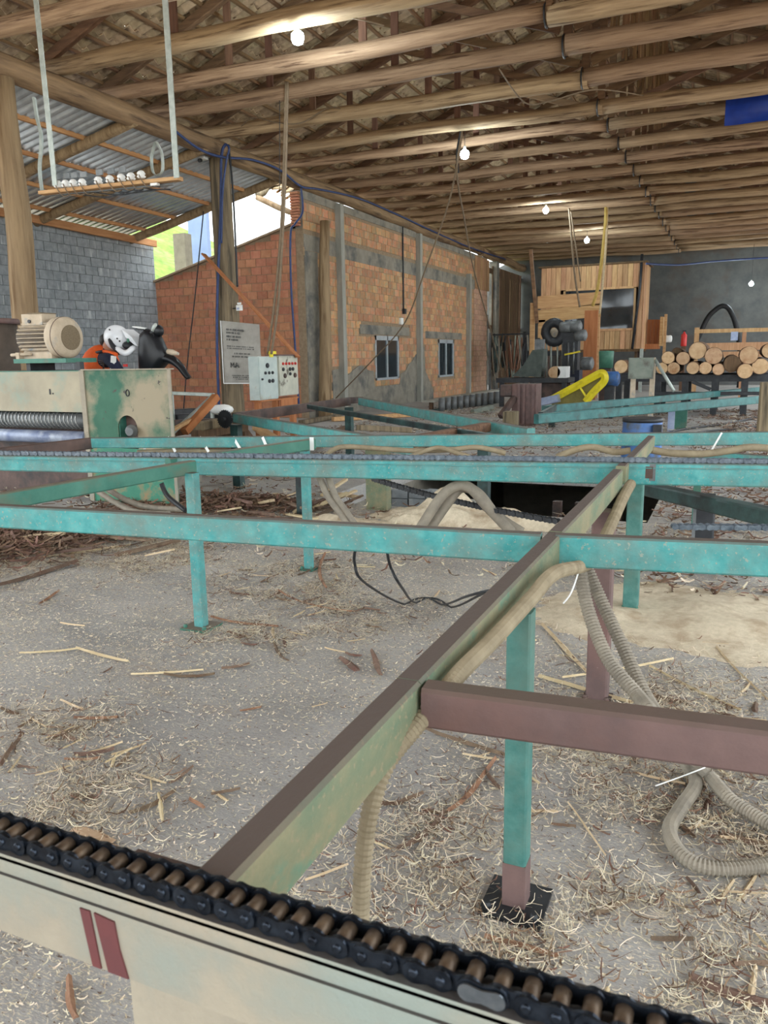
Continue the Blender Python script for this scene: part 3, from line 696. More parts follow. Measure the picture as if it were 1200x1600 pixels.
# ---- near chain: every link its own piece
PITCH = .0254
cy0 = nY + .0225
NC = thing('roller_chain', (-.4, cy0, ZT), 'oily black roller chain with brown rollers lying on the nearest cream rail', 'chain')
rr_, zc_ = .0108, ZT + .0108
op = MB(); plate(op, 0, PITCH, rr_, -.0015, .003, 0, 11); opm = op.mesh('link_plate', m_chain, (0, 0, 0))[0]
rom = MB().cyl((0, -.0118, 0), (0, .0118, 0), .0078, 14).mesh('roller', m_roller, (0, 0, 0))[0]
pim = MB().lathe([(-.0202, .0034), (-.0195, .0048), (.0195, .0048), (.0202, .0034)], (0, 0, 0), (0, 1, 0), 10).mesh('pin', m_chain, (0, 0, 0))[0]
nx = 64; x0 = -1.32
for i in range(nx):
    x = x0 + i * PITCH
    place('roller', rom, (x, cy0, zc_), NC); place('pin', pim, (x, cy0, zc_), NC)
    w = .0162 if i % 2 else .0130
    for sd in (-1, 1): place('link_plate', opm, (x, cy0 + sd * w, zc_ + random.uniform(-.0004, .0004)), NC)
xl = aty(745, 1568, cy0 - .02).x; xl = x0 + PITCH * round((xl - x0) / PITCH)
cl = MB(); plate(cl, 0, PITCH, .0085, -.0212, .002, 0); cl.build('connecting_link', m_pin, NC, origin=(0, 0, 0)).location = Vector((xl, cy0, zc_)) - wpos(NC)
# ---- far chains as one stuff mesh each
def chain_run(name, A, B, label, m, lift=.013, sc=1.0, sag=0):
    A = Vector(A); B = Vector(B); d = B - A; n = int(d.length / (PITCH * sc)); an = math.atan2(d.y, d.x)
    t = thing(name, (A + B) / 2, label, 'chain'); mb = MB(); R = Matrix.Rotation(an, 3, 'Z'); mr = MB()
    for i in range(n):
        f = i / n; c = A + d * f + Vector((0, 0, lift - sag * 4 * f * (1 - f)))
        one = MB(); w = .0155 if i % 2 else .012
        for s in (-1, 1): plate(one, 0, PITCH * sc, .0115 * sc, s * w * sc - .0015, .003, 0, 5)
        mb.add([c + R @ Vector(v) for v in one.v], one.f)
        mr.cyl(c + R @ Vector((0, -.012 * sc, 0)), c + R @ Vector((0, .012 * sc, 0)), .0078 * sc, 8)
    mb.build('chain_links', m, t, 'stuff'); mr.build('chain_rollers', m_pin, t, 'stuff'); return t
chain_run('roller_chain', CHA, CHB, 'long roller chain lying on the middle teal rail that spans the whole picture', m_chain_far, sc=1.12)
a = P3(1052, 833); b = ext(a, P3(1330, 836), 1.3)
chain_run('roller_chain', a + Vector((0, .03, .002)), b + Vector((0, .03, .002)), 'short stretch of roller chain on the right end of the front teal rail', m_chain_far, sc=.8)
a = aty(585, 752, 4.6); b = aty(870, 818, 3.9)
chain_run('return_chain', a, b, 'dark sagging return chain hanging under the middle teal rail', m_black, sc=1.2, sag=.02)

# ---- second frame behind, heading to the brick wall
F2 = thing('conveyor_frame', (-4.2, 8.6, 0), 'second teal conveyor frame behind, in front of the brick wall', 'conveyor')
Z2 = .85
def rail2(x0, y0, x1, y1, w, h, m, nm='rail', z=Z2, f=F2, h1=None, z1=None):
    return MB().bar(atz(x0, y0, z), atz(x1, y1, z1 or z), w, h, h1).build(nm, m, f)
rail2(368, 646, 640, 689, .07, .11, m_teal); rail2(563, 621, 830, 669, .08, .12, m_teal); rail2(482, 632, 800, 683, .05, .06, m_teal_grime, 'middle_rail')
rail2(366, 645, 545, 621, .07, .13, m_rustdark, 'end_beam'); rail2(545, 621, 566, 620, .07, .1, m_rustdark, 'end_beam')
rail2(640, 682, 760, 660, .10, .09, m_rafter, 'cross_timber')
for x, y, z0 in ((545, 626, 0), (470, 668, 0), (757, 668, 0), (368, 650, 0)):
    g = atz(x, y, Z2); MB().box2((g.x - .05, g.y - .05, 0), (g.x + .05, g.y + .05, Z2 - .1)).build('leg', m_teal_grime, F2)
sp = atz(352, 655, .75); sp = atd(351, 655, 9.6)
spk = MB(); pts = []
for k in range(48): r = .115 if k % 2 else .10; a = 2 * PI * k / 48; pts.append((sp.x + r * math.cos(a), sp.y, sp.z + r * math.sin(a)))
spk.prism(pts, (0, .02, 0)); spk.cyl((sp.x, sp.y - .05, sp.z), (sp.x, sp.y + .5, sp.z), .025, 10); spk.build('sprocket', m_black, F2)
# ---- third frame on the right
F3 = thing('conveyor_frame', (-1, 15, 0), 'twin grimy teal rails rising to the right in front of the log pile', 'conveyor')
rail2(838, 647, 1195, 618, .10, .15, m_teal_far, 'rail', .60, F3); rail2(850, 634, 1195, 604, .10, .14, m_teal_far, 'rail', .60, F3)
g = atz(1064, 670, 0); MB().box2((g.x - .13, g.y - .05, 0), (g.x + .10, g.y + .05, .48)).build('leg', m_teal_dark, F3)
g = atz(1048, 674, 0); MB().box2((g.x - .06, g.y - .05, 0), (g.x + .06, g.y + .02, .46)).build('leg', m_lav, F3)
g = atz(862, 668, 0); MB().box2((g.x - .06, g.y - .05, 0), (g.x + .06, g.y + .05, .46)).build('leg', m_teal_grime, F3)
MB().bar(atz(845, 644, .6), atz(870, 631, .6), .08, .1).build('end_beam', m_teal_grime, F3)
# dark sloping rail and its post, right
F4 = thing('oily_rail', (-.2, 6, 0), 'dark oily teal rail sloping down to the right on a wide black post', 'conveyor')
a = aty(1000, 752, 6.2); b = aty(1290, 812, 4.75); MB().bar(a, b, .12, .09, .11).build('rail', m_teal_grime, F4)
MB().bar(a + Vector((0, -.062, -.02)), b + Vector((0, -.062, -.02)), .008, .02).build('rail_lip', m_teal_grime, F4)
g = atz(1098, 856, 0); tp = aty(1102, 772, g.y)
MB().bar((tp.x, g.y, tp.z), (g.x, g.y, 0), .15, .10, drop=False, up=(0, 1, 0)).build('post', m_black, F4)
MB().box2((g.x - .085, g.y - .052, .02), (g.x - .06, g.y - .05, tp.z)).build('post_edge', m_gym, F4)

# ---- conduits
A = [Vector((-.45, 4.15, .84)), Vector((-.43, 3.7, .85)), Vector((-.41, 3.1, .825)), Vector((-.40, 2.62, .815)), atx(868, 895, -.405), atx(830, 935, -.415), atx(770, 1000, -.42), atx(718, 1052, -.425), atx(655, 1128, -.455), atx(606, 1190, -.475), atx(580, 1262, -.485), atx(568, 1340, -.49), atx(564, 1420, -.49), atx(563, 1520, -.49)]
cA = ribbed('corrugated_conduit', A, .027, m_conduit_tan, .0095, r1=.0150, n=12)
tag(cA, 'dusty tan corrugated conduit tied along the cross rail, then dropping to the floor', 'conduit')
wpth = [atd(905, 880, 2.72), atd(918, 950, 2.66), atd(950, 1030, 2.55), atd(995, 1085, 2.44), atd(1030, 1130, 2.35), atz(1074, 1196, .05), atz(1087, 1225, .03), atz(1062, 1265, .03), atz(1046, 1300, .03), atz(1070, 1340, .03), atz(1120, 1357, .03), atz(1200, 1351, .03), atz(1290, 1330, .03)]
tag(ribbed('corrugated_conduit', wpth, .024, m_conduit, .0115, n=10), 'grey corrugated conduit hanging from the rail and looping on the floor at right', 'conduit')
wp2 = [atd(915, 884, 2.78), atd(940, 940, 2.72), atd(975, 1015, 2.62), atd(1010, 1090, 2.5), atd(1050, 1150, 2.38), atz(1098, 1200, .08), atz(1140, 1248, .05), atz(1185, 1278, .04), atz(1290, 1340, .04)]
tag(ribbed('corrugated_conduit', wp2, .024, m_conduit, .0115, n=10), 'grey corrugated conduit running straight beside the looped one to the right edge', 'conduit')
p = atd(1060, 1208, 2.18)
tag(MB().tube(spline([atz(1024, 1228, .06), atz(1060, 1215, .09), atz(1092, 1203, .13), atz(1102, 1199, .10)], 6), .0025, 5).build('cable_tie', m_white), 'thin white plastic tie round the two floor conduits', 'tie')
tag(MB().tube(spline([atd(905, 890, 2.68), atd(893, 925, 2.66), atd(880, 943, 2.66)], 6), .003, 5).build('cable_tie', m_white), 'white tie end hanging under the front rail near the conduits', 'tie')
for i, (pts, lab) in enumerate(((((655, 828), (688, 778), (712, 760), (735, 763), (760, 790), (800, 832)), 'front strand of the arched grey hose under the middle rail'), (((672, 826), (700, 785), (722, 762), (748, 772), (775, 805), (815, 832)), 'rear strand of the arched grey hose under the middle rail'))):
    tag(MB().tube(spline([atd(x, y, 4.3 + .06 * i) for x, y in pts], 8), .030, 8).build('hose', m_conduit), lab, 'hose')
for i, (pts, lab) in enumerate(((((498, 742), (512, 775), (530, 800), (545, 822)), 'left of two grey hoses hanging beside the teal leg under middle rail'), (((512, 742), (524, 775), (538, 795), (556, 822)), 'right of two grey hoses hanging beside the teal leg under middle rail'))):
    tag(MB().tube(spline([atd(x, y, 4.5) for x, y in pts], 8), .02, 8).build('hose', m_conduit), lab, 'hose')
def along(pts, off, r, lab):
    q = []
    for x, y in pts:
        b_ = P3(x, 680, ZT); q.append(aty(x, y, b_.y - off))
    tag(MB().tube(spline(q, 8), r, 8).build('conduit', m_conduit_tan), lab, 'conduit')
along(((505, 716), (530, 699), (580, 700), (640, 704), (700, 703), (745, 699), (790, 708)), .10, .018, 'tan conduit sagging along the back teal rail, left stretch')
along(((640, 714), (672, 702), (690, 700), (715, 708), (735, 714)), .17, .016, 'short tan conduit bow in front of the back teal rail, at its middle')
along(((870, 714), (905, 701), (930, 699), (960, 706), (985, 704)), .12, .022, 'tan conduit bow left of the small cross stub on the back rail')
along(((1018, 703), (1050, 708), (1100, 709), (1140, 704), (1180, 699), (1260, 708)), .12, .024, 'thick tan conduit at the right end of the back teal rail')
along(((215, 706), (270, 704), (330, 705), (400, 706)), .06, .014, 'tan conduit tied under the back rail by white ties at left')
# electric cables drooping to the floor
hang('black_cable', [atd(557, 852, 3.0), atd(554, 880, 3.1), atd(572, 912, 3.3), atz(632, 944, .02), atz(690, 945, .02), atd(735, 930, 3.2), atd(800, 915, 3.0)], .006, m_cable, 'black electric cable drooping from the front rail to the floor, left one', 'cable')
hang('black_cable', [atd(604, 855, 3.05), atd(610, 885, 3.15), atd(628, 918, 3.3), atz(650, 942, .02), atz(705, 949, .02), atd(760, 925, 3.1), atd(800, 912, 3.0)], .006, m_cable, 'black cable with taped ends drooping from the front rail, right one', 'cable')
hang('grey_hose', [atd(150, 765, 5.6), atd(180, 785, 5.5), atd(215, 800, 5.4), atd(265, 803, 5.3)], .02, m_conduit, 'grey hose curving down behind the front rail, lower one at left', 'hose')
hang('grey_hose', [atd(165, 762, 5.7), atd(195, 780, 5.6), atd(230, 792, 5.5), atd(285, 796, 5.4)], .02, m_conduit, 'grey hose curving down behind the front rail, upper one at left', 'hose')
hang('black_hose', [atd(252, 755, 5.2), atd(262, 775, 5.2), atd(290, 798, 5.1)], .016, m_cable, 'short black hose beside the left teal leg', 'hose')

# ================================================================ green machine at the left with its motor
MY = 6.4
def M_(x, y, Y=MY): return aty(x, y, Y)
GM = thing('debarking_machine', (-5.9, 6.7, 0), 'green and cream steel machine with an arched opening, standing at the left behind the rails', 'machine')
zt = M_(200, 578).z; xa = M_(132, 600).x; xb = M_(267, 600).x; xl = M_(-60, 600).x
hz = .60; hx = M_(199, 660).x; hr = .125; hz1 = M_(199, 665).z
arc = [(hx + hr * math.cos(PI * k / 12), MY, hz1 - .02 + hr * math.sin(PI * k / 12)) for k in range(13)]
MB().prism([(xb, MY, hz), (xb, MY, zt), (xa, MY, zt), (xa, MY, hz), (hx - hr, MY, hz)] + arc[::-1] + [(hx + hr, MY, hz)], (0, .012, 0)).build('front_panel', mat('green_panel', (32, 84, 64), (52, 102, 80), 3, .6, c3=(150, 138, 114), s3=1.3, t3=.50, w3=.07, c4=(70, 66, 60), s4=9, t4=.66), GM)
MB().box2((xa, MY, 0.02), (xb, MY + .012, hz)).build('lower_panel', mat('green_lower_panel', (44, 112, 92), (70, 134, 108), 4, .6, c3=(160, 112, 74), s3=4, t3=.6), GM)
MB().box2((xb - .72, MY + .012, .02), (xb - .70, MY + .55, zt)).build('side_panel', m_teal_dark, GM)
MB().box2((xa - .05, MY - .015, .02), (xa + .01, MY + .01, zt)).build('edge_strip', m_cream, GM)
MB().box2((xb - .03, MY - .012, .02), (xb + .005, MY, zt)).build('edge_strip', m_cream, GM)
MB().box2((xa - .02, MY - .02, zt), (xb + .01, MY + .05, zt + .012)).build('top_flange', m_cream, GM)
MB().box2((xl, MY + .55, .02), (xb - .7, MY + .57, zt)).build('back_panel', m_teal_dark, GM)
cz0 = M_(60, 643).z
MB().box2((xl, MY, cz0), (xa - .05, MY + .012, zt - .01)).build('cream_panel', mat('dusty_machine_paint', (172, 162, 140), (150, 142, 124), 3, .75, c3=(134, 154, 142), s3=2.8, t3=.62, w3=.1), GM)
MB().box2((xl, MY + .02, zt - .03), (xa - .05, MY + .55, zt)).build('deck', m_teal_dark, GM)
MB().box2((xl, MY + .22, .02), (xb - .71, MY + .24, cz0)).box2((xb - .69, MY + .10, .02), (xb - .14, MY + .12, zt - .02)).build('recess_shade_plate', m_rustdark, GM)  # second box: dark sheet added behind the arch to stand for its inner shade
rc = M_(60, 657); rr = .085
rl = MB().cyl((xl, MY + .1, rc.z), (xa - .055, MY + .1, rc.z), rr, 18).build('feed_roller', m_gym, GM)
hb = MB()
for s0 in range(30):
    x = xl + s0 * .055
    hb.tube([(min(x + k * .008, xa - .06), MY + .1 + (rr + .006) * math.cos(k * .42), rc.z + (rr + .006) * math.sin(k * .42)) for k in range(15)], .006, 4, smooth=False)
hb.build('roller_ribs', mat('bright_worn_steel', (110, 110, 108), (190, 190, 186), 60, .4, .5), rl, 'stuff')
MB().cyl((xl, MY + .02, M_(60, 682).z), (xa - .05, MY + .02, M_(60, 682).z), .07, 16).build('blue_pipe', mat('worn_blue_pipe', (86, 100, 134), (150, 158, 176), 5, .45, .2, c3=(190, 196, 206), s3=3, t3=.62), GM)
MB().box2((M_(15, 562).x, MY + .05, M_(80, 567).z), (M_(151, 562, MY + .5).x, MY + .5, M_(80, 560).z)).build('motor_plate', m_teal_dark, GM)
MB().box2((M_(30, 575).x, MY + .1, zt - .02), (M_(36, 575).x, MY + .45, M_(80, 566).z)).box2((M_(108, 575).x, MY + .1, zt - .02), (M_(114, 575).x, MY + .16, M_(80, 566).z)).build('plate_support', m_black, GM, 'stuff')
q = M_(78, 612, MY - .004); MB().box(q, (.018, .004, .06)).build('painted_mark', m_black, GM); MB().box(q + Vector((.04, 0, -.02)), (.016, .004, .016)).build('painted_mark', m_black, GM)
q = M_(199, 614, MY - .004); MB().tube([(q.x + .022 * math.cos(k * PI / 8), q.y, q.z + .032 * math.sin(k * PI / 8)) for k in range(17)], .006, 5).build('painted_ring', m_black, GM)
gb = MB().lathe([(0, .03), (.02, .055), (.10, .065), (.13, .06), (.14, .04), (.2, .04)], (hx + .03, MY + .06, hz1 - .05), (0.5, -1, 0), 14); gb.build('gear_motor', m_gym, GM)
# motor
mY = MY + .28; zc = M_(90, 528, mY).z; xm0 = M_(38, 530, mY).x; xm1 = M_(92, 530, mY).x; xm2 = M_(114, 530, mY).x
MO = thing('electric_motor', (xm1, mY, M_(80, 560).z), 'big dusty finned electric motor on top of the green machine', 'motor')
MB().lathe([(0, .05), (.02, .13), (.07, .165), (xm1 - xm0, .165)], (xm0, mY, zc), (1, 0, 0), 24).build('body', mat('dusty_shaded_casing', (86, 78, 70), (112, 102, 90), 8, .9), MO)  # dusty casing, darkened to paint shade into the gaps between the fins
fn = MB().box((0, 0, .018), (xm1 - xm0 - .1, .008, .036)).mesh('fin', m_motor, (0, 0, 0))[0]
for k in range(26):
    a = 2 * PI * k / 26
    if 1.2 < a < 1.95: continue
    f_ = place('fin', fn, ((xm0 + xm1) / 2 + .04, mY + math.cos(a) * .16, zc + math.sin(a) * .16), MO); f_.rotation_euler = (a - PI / 2, 0, 0)
fc = MB().lathe([(0, .21), (.015, .222), (.13, .222), (.15, .205), (.17, .17), (.172, .135)], (xm1, mY, zc), (1, 0, 0), 28).build('fan_cover', m_motor, MO)
MB().lathe([(0, .134), (.012, .134)], (xm1 + .168, mY, zc), (1, 0, 0), 24).build('grille', m_mesh, fc)
MB().lathe([(0, .2245), (.008, .2245)], (xm1 + .1, mY, zc), (1, 0, 0), 28).build('cover_seam', m_rustdark, fc)
tb = MB().box((xm0 + .27, mY - .02, zc + .2), (.30, .2, .12)).build('terminal_box', m_motor, MO)
MB().box((xm0 + .33, mY - .03, zc + .264), (.2, .22, .01)).build('terminal_lid', m_mesh, tb); MB().cyl((xm0 + .24, mY - .125, zc + .18), (xm0 + .24, mY - .135, zc + .18), .02, 10).build('gland', m_black, tb)
MB().box((xm0 + .33, mY - .1, zc - .19), (.42, .09, .07)).build('foot', m_motor, MO); MB().box((xm0 + .33, mY + .1, zc - .19), (.42, .09, .07)).build('foot', m_motor, MO)
MB().cyl((xm0 - .08, mY, zc), (xm0 + .02, mY, zc), .03, 10).build('shaft', m_gym, MO)
tag(MB().cyl(M_(18, 555, MY + .1), M_(48, 553, MY + .1), .018, 8).box(M_(30, 556, MY + .1), (.05, .05, .07)).build('tension_bolt', m_motor), 'dusty tensioning bolt lying on the plate left of motor', 'bolt')
dx = M_(-24, 530, 7.75); DR = tag(MB().lathe([(0, .40), (M_(0, 506, 7.75).z - .9, .42)], (dx.x, 7.75, .9), (0, 0, 1), 28).build('steel_drum', mat('drum_brown', (70, 60, 52), (92, 80, 70), 4, .7)), 'dark brown steel drum at the left edge behind the motor', 'drum')
z_ = M_(0, 506, 7.75).z; MB().lathe([(0, .43), (0.0, .455), (.05, .455), (.07, .44)], (dx.x, 7.75, z_), (0, 0, 1), 28).build('rim', m_rust, DR)
MB().cyl((dx.x - .3, 7.75, 0), (dx.x - .3, 7.75, .9), .05, 8).build('leg', m_rustdark, DR); MB().cyl((dx.x + .3, 7.75, 0), (dx.x + .3, 7.75, .9), .05, 8).build('leg', m_rustdark, DR)

# ---- low platform, motorcycle and rider
BY = 7.42
def B_(x, y, Y=BY): return aty(x, y, Y)
PLZ = .42
tag(MB().box2((-8.3, 7.02, 0), (-5.98, 7.95, PLZ)).build('concrete_platform', m_plaster), 'low concrete platform hidden behind the green machine, under the motorcycle', 'platform')
fx = B_(219, 600).x; rx = fx - 1.42
MC = thing('motorcycle', ((fx + rx) / 2, BY, PLZ), 'black motorcycle with handlebar levers and long beak fender, behind the green machine', 'motorcycle')
def wheel(x, r):
    w = MB().tube([(x + (r - .05) * math.cos(2 * PI * k / 28), BY, PLZ + r + (r - .05) * math.sin(2 * PI * k / 28)) for k in range(29)], .05, 8, False).build('tyre', m_rubber, MC)
    MB().cyl((x, BY - .06, PLZ + r), (x, BY + .06, PLZ + r), .06, 12).build('hub', m_gym, w)
    for k in range(10):
        a = 2 * PI * k / 10; MB().cyl((x, BY, PLZ + r), (x + (r - .08) * math.cos(a), BY, PLZ + r + (r - .08) * math.sin(a)), .005, 5).build('spoke', m_galv, w)
wheel(fx, .32); wheel(rx, .31)
def pillow(pts, t1, t2, sc=.6):
    c = sum((Vector(p) for p in pts), Vector()) / len(pts); n = len(pts); vs = []
    for off, s_ in ((-t2, sc), (-t1, 1), (t1, 1), (t2, sc)):
        for p in pts: q = c + (Vector(p) - c) * s_; vs.append(q + Vector((0, off, 0)))
    fs = [(j * n + k, j * n + (k + 1) % n, (j + 1) * n + (k + 1) % n, (j + 1) * n + k) for j in range(3) for k in range(n)] + [tuple(range(n - 1, -1, -1)), tuple(range(3 * n, 4 * n))]
    return MB().add(vs, fs, True)
pillow([B_(x, y) for x, y in ((223, 524), (231, 515), (243, 518), (250, 530), (256, 544), (263, 558), (258, 568), (246, 582), (226, 600), (222, 575), (221, 548))], .06, .10, .75).build('front_cowl', m_plastic, MC)
bk = [B_(250, 558), B_(268, 562), B_(281, 572), B_(289, 584), B_(294, 591)]
MB().tube(spline(bk, 5), [.085 - .0027 * k for k in range(21)], 10, flat=.7).build('beak_fender', m_plastic, MC)
MB().tube([B_(284, 574), B_(290, 578), B_(299, 590), B_(294, 592), B_(287, 588)], .006, 5).build('fender_wire', m_black, MC)
MB().tube(spline([B_(236, 519, BY - .38), B_(238, 522, BY - .2), B_(240, 526, BY), B_(244, 522, BY + .3)], 6), .014, 8).build('handlebar', m_black, MC)
hp = MB(); hp.tube([B_(233, 516), B_(222, 514), B_(213, 513)], [.016, .014, .01], 8).build('hand_guard', m_black, MC)
MB().tube([B_(228, 513.5), B_(218, 512), B_(207, 510.5)], [.022, .026, .012], 8, flat=.5).build('brake_lever', m_white, MC)
MB().ball(B_(247, 517), (.075, .05, .07)).build('mirror', m_plastic, MC); MB().ball(B_(241, 513, BY - .03), (.03, .03, .065), rot=Euler((0, .5, 0)).to_matrix()).build('mirror_glass', m_galv, MC)
MB().tube([B_(262, 549), B_(270, 551), B_(279, 553)], [.03, .035, .015], 8).build('turn_signal', m_motor, MC)
MB().tube([B_(238, 560), (fx, BY, PLZ + .32)], .025, 8).build('fork', m_gym, MC)
MB().tube(spline([(rx - .1, BY, PLZ + .80), (rx + .3, BY, PLZ + .76), (rx + .7, BY, PLZ + .80), (rx + 1.0, BY, PLZ + .9)], 5), [.09] * 8 + [.12] * 8, 10).build('seat_and_tank', m_plastic, MC)
MB().box(((rx + .72), BY, PLZ + .42), (.36, .2, .34)).build('engine', m_gym, MC)
MB().tube([(rx, BY, PLZ + .31), (rx + .55, BY, PLZ + .36), (rx + 1.0, BY, PLZ + .8), (rx + .5, BY, PLZ + .74)], .03, 8).build('frame', m_black, MC)
# rider
PYr = BY - .02
def R_(x, y, dy=0): return aty(x, y, PYr + dy)
hipz = PLZ + .92
hip = Vector((R_(152, 600).x, PYr, hipz))
chest = R_(156, 580); up = R_(160, 560); nk = R_(170, 548)
nodes = [hip, (hip + chest) / 2, chest, up, nk, nk + Vector((.05, 0, .06))]
rad = [(.15, .14), (.13, .12), (.14, .11), (.12, .10), (.065, .065), (.06, .06)]
edges = [(i, i + 1) for i in range(5)]
def addn(p, r, par): nodes.append(Vector(p)); rad.append((r, r)); edges.append((par, len(nodes) - 1)); return len(nodes) - 1
for s in (-1, 1):
    sh = addn(R_(172, 561, s * .2), .078, 3); el = addn(R_(198, 596, s * .30), .052, sh); wr = addn(R_(226, 588, s * .33), .036, el); hd = addn(R_(236, 584, s * .33), .036, wr)
    for k in range(4): 
        f1 = addn(nodes[hd] + Vector((.05, (k - 1.5) * .022, .01)), .010, hd); addn(nodes[f1] + Vector((.02, 0, -.035 - .004 * (k == 1))), .009, f1)
    th = addn(nodes[hd] + Vector((.01, -s * .05, -.01)), .011, hd); addn(nodes[th] + Vector((.03, 0, -.02)), .010, th)
    kn = addn((hip.x + .46, PYr + s * .22, PLZ + .62), .075, 0); an = addn((hip.x + .26, PYr + s * .2, PLZ + .16), .05, kn); addn((hip.x + .42, PYr + s * .22, PLZ + .1), .045, an)
PR = thing('person', (hip.x, PYr, PLZ), 'person in white helmet, orange vest and navy shirt bending forward on the motorcycle', 'person')
me = bpy.data.meshes.new('body'); me.from_pydata([tuple(v) for v in nodes], edges, []); me.materials.append(m_navy)
bo = bpy.data.objects.new('body', me); COL.objects.link(bo); bo.parent = PR; bo.location = -wpos(PR)
sk = bo.modifiers.new('skin', 'SKIN')
for i, r in enumerate(rad): me.skin_vertices[0].data[i].radius = r
me.skin_vertices[0].data[0].use_root = True
ss = bo.modifiers.new('sub', 'SUBSURF'); ss.levels = 1; ss.render_levels = 2
vt = MB()
vt.ball(R_(157, 574), (.215, .235, .27), 18, 12, Euler((0, .3, 0)).to_matrix()).build('vest', m_orange, PR)
for s in (-1, 1): MB().tube(spline([R_(148, 556, s * .1), R_(162, 549, s * .13), R_(182, 554, s * .15)], 5), .035, 8, flat=.6).build('vest_strap', m_orange, PR)
MB().tube(spline([R_(140, 553, -.12), R_(160, 549, -.16)], 4), .018, 6).build('dark_strap', m_black, PR)
MB().box(R_(177, 568, -.27), (.055, .03, .17), Euler((0, .15, 0)).to_matrix()).build('reflective_stripe', m_white, PR)
MB().box(R_(196, 571, -.285), (.05, .02, .03)).build('sleeve_patch', m_red, PR)
for k in range(3): MB().tube([R_(152 + k * 2.5, 563 + k * 3, -.215), R_(161, 564 + k * 3, -.23), R_(163 - k, 578, -.22)], .006, 5).build('vest_seam', m_rustdark, PR)
HC = R_(183, 531)
HR = Euler((0, .42, 0)).to_matrix()
hdm = MB(); hdm.ball(R_(172, 538), (.09, .085, .12), 14, 10).build('head', m_skin, PR)
MB().ball(R_(167, 532), (.085, .09, .085), 14, 10).build('hair', m_hair, PR)
he = MB().ball(HC + Vector((.0, 0, .02)), (.165, .135, .15), 22, 14, HR).build('helmet', m_helmet, PR)
MB().tube(spline([R_(182, 545, -.11), R_(196, 552, -.10), R_(207, 545, -.05), R_(208, 544, .0), R_(207, 545, .05), R_(196, 552, .10), R_(182, 545, .11)], 5), .035, 8).build('chin_guard', m_helmet, he)
MB().prism([R_(190, 514, -.09), R_(206, 527, -.09), R_(215, 541, -.07), R_(210, 539, -.07), R_(196, 527, -.09)], (0, .2, 0)).build('visor_peak', m_helmet, he)
MB().ball(R_(201, 540), (.06, .085, .05), 14, 8, HR).build('face_opening', m_black, he)
MB().tube(spline([R_(172, 530, -.115), R_(176, 540, -.125), R_(188, 552, -.11)], 5), .028, 8).build('helmet_padding', m_black, he)
MB().ball(R_(200, 532, -.095), (.018, .012, .024)).build('visor_screw', m_green, he)
for x, y in ((171, 515), (183, 529), (187, 533)): MB().ball(R_(x, y, -.135), (.01, .01, .01), 8, 6).build('vent', m_black, he)

# ================================================================ left middle: posts, cabinets, banner
cc = atd(405, 590, 13.8)
def cabinet(y0, y1, ztp, zb, m, label, knobs):
    t = thing('control_cabinet', (cc.x - .1, (y0 + y1) / 2, zb), label, 'cabinet', 'control cabinets by the grey post')
    MB().box2((cc.x - .21, y0, zb), (cc.x - .012, y1, ztp)).build('body', m, t)
    d = MB().box2((cc.x - .012, y0 + .012, zb + .012), (cc.x + .008, y1 - .012, ztp - .012)).build('door', m, t)
    for (u, v, r, mm, nm) in knobs:
        p = (cc.x + .008, y0 + u * (y1 - y0), zb + v * (ztp - zb)); MB().lathe([(0, r), (.02, r), (.03, r * .7)], p, (1, 0, 0), 8, False).build(nm, mm, d)
    return t
zb = atd(405, 626, 13.8).z; zt_ = atd(405, 557, 13.8).z
K = [(.42, .79, .045, m_black, 'meter')] + [(u, .62, .028, m_black, 'button') for u in (.3, .5, .68)] + [(u, .43, .035, m_black, 'switch') for u in (.5, .68)] + [(.12, .48, .02, m_black, 'lock')]
cb1 = cabinet(cc.y, cc.y + .62, zt_, zb, m_boxpaint, 'pale grey control cabinet, left of the two beside the banner', K)
K2 = [(u, .8, .026, m_red, 'indicator_lamp') for u in (.2, .36, .52, .68, .84)] + [(u, .66, .035, m_black, 'switch') for u in (.2, .55, .7)] + [(u, .5, .045, m_rustdark, 'button') for u in (.28, .8)] + [(.55, .54, .03, m_black, 'button')]
cb2 = cabinet(cc.y + .66, cc.y + 1.36, zt_ + .01, zb + .04, m_boxpaint2, 'stained cream control cabinet with red lamps, right of the two', K2)
MB().box2((cc.x - .25, cc.y + .62, zt_ + .01), (cc.x + .03, cc.y + 1.42, zt_ + .03)).build('rusty_hood', m_rust, cb2)
ly = atd(425, 551, 14.1); tag(MB().box(ly, (.08, .16, .05)).box(ly + Vector((0, -.03, -.05)), (.05, .06, .06)).build('plug', m_yellow), 'yellow plug lying on top of the two cabinets', 'plug')
cs = thing('cabinet_stand', (cc.x - .1, cc.y + .7, 0), 'wooden stand under the two control cabinets', 'stand')
MB().box2((cc.x - .2, cc.y + .02, zb - .03), (cc.x, cc.y + 1.35, zb - .001)).build('shelf_board', m_planko, cs)
for yy in (cc.y + .05, cc.y + .64, cc.y + 1.26): MB().box2((cc.x - .16, yy, 0), (cc.x - .06, yy + .09, zb - .03)).build('leg', m_planko, cs)
MB().box2((cc.x - .02, cc.y + .7, zb - .25), (cc.x, cc.y + 1.3, zb - .03)).build('front_board', m_planko, cs)
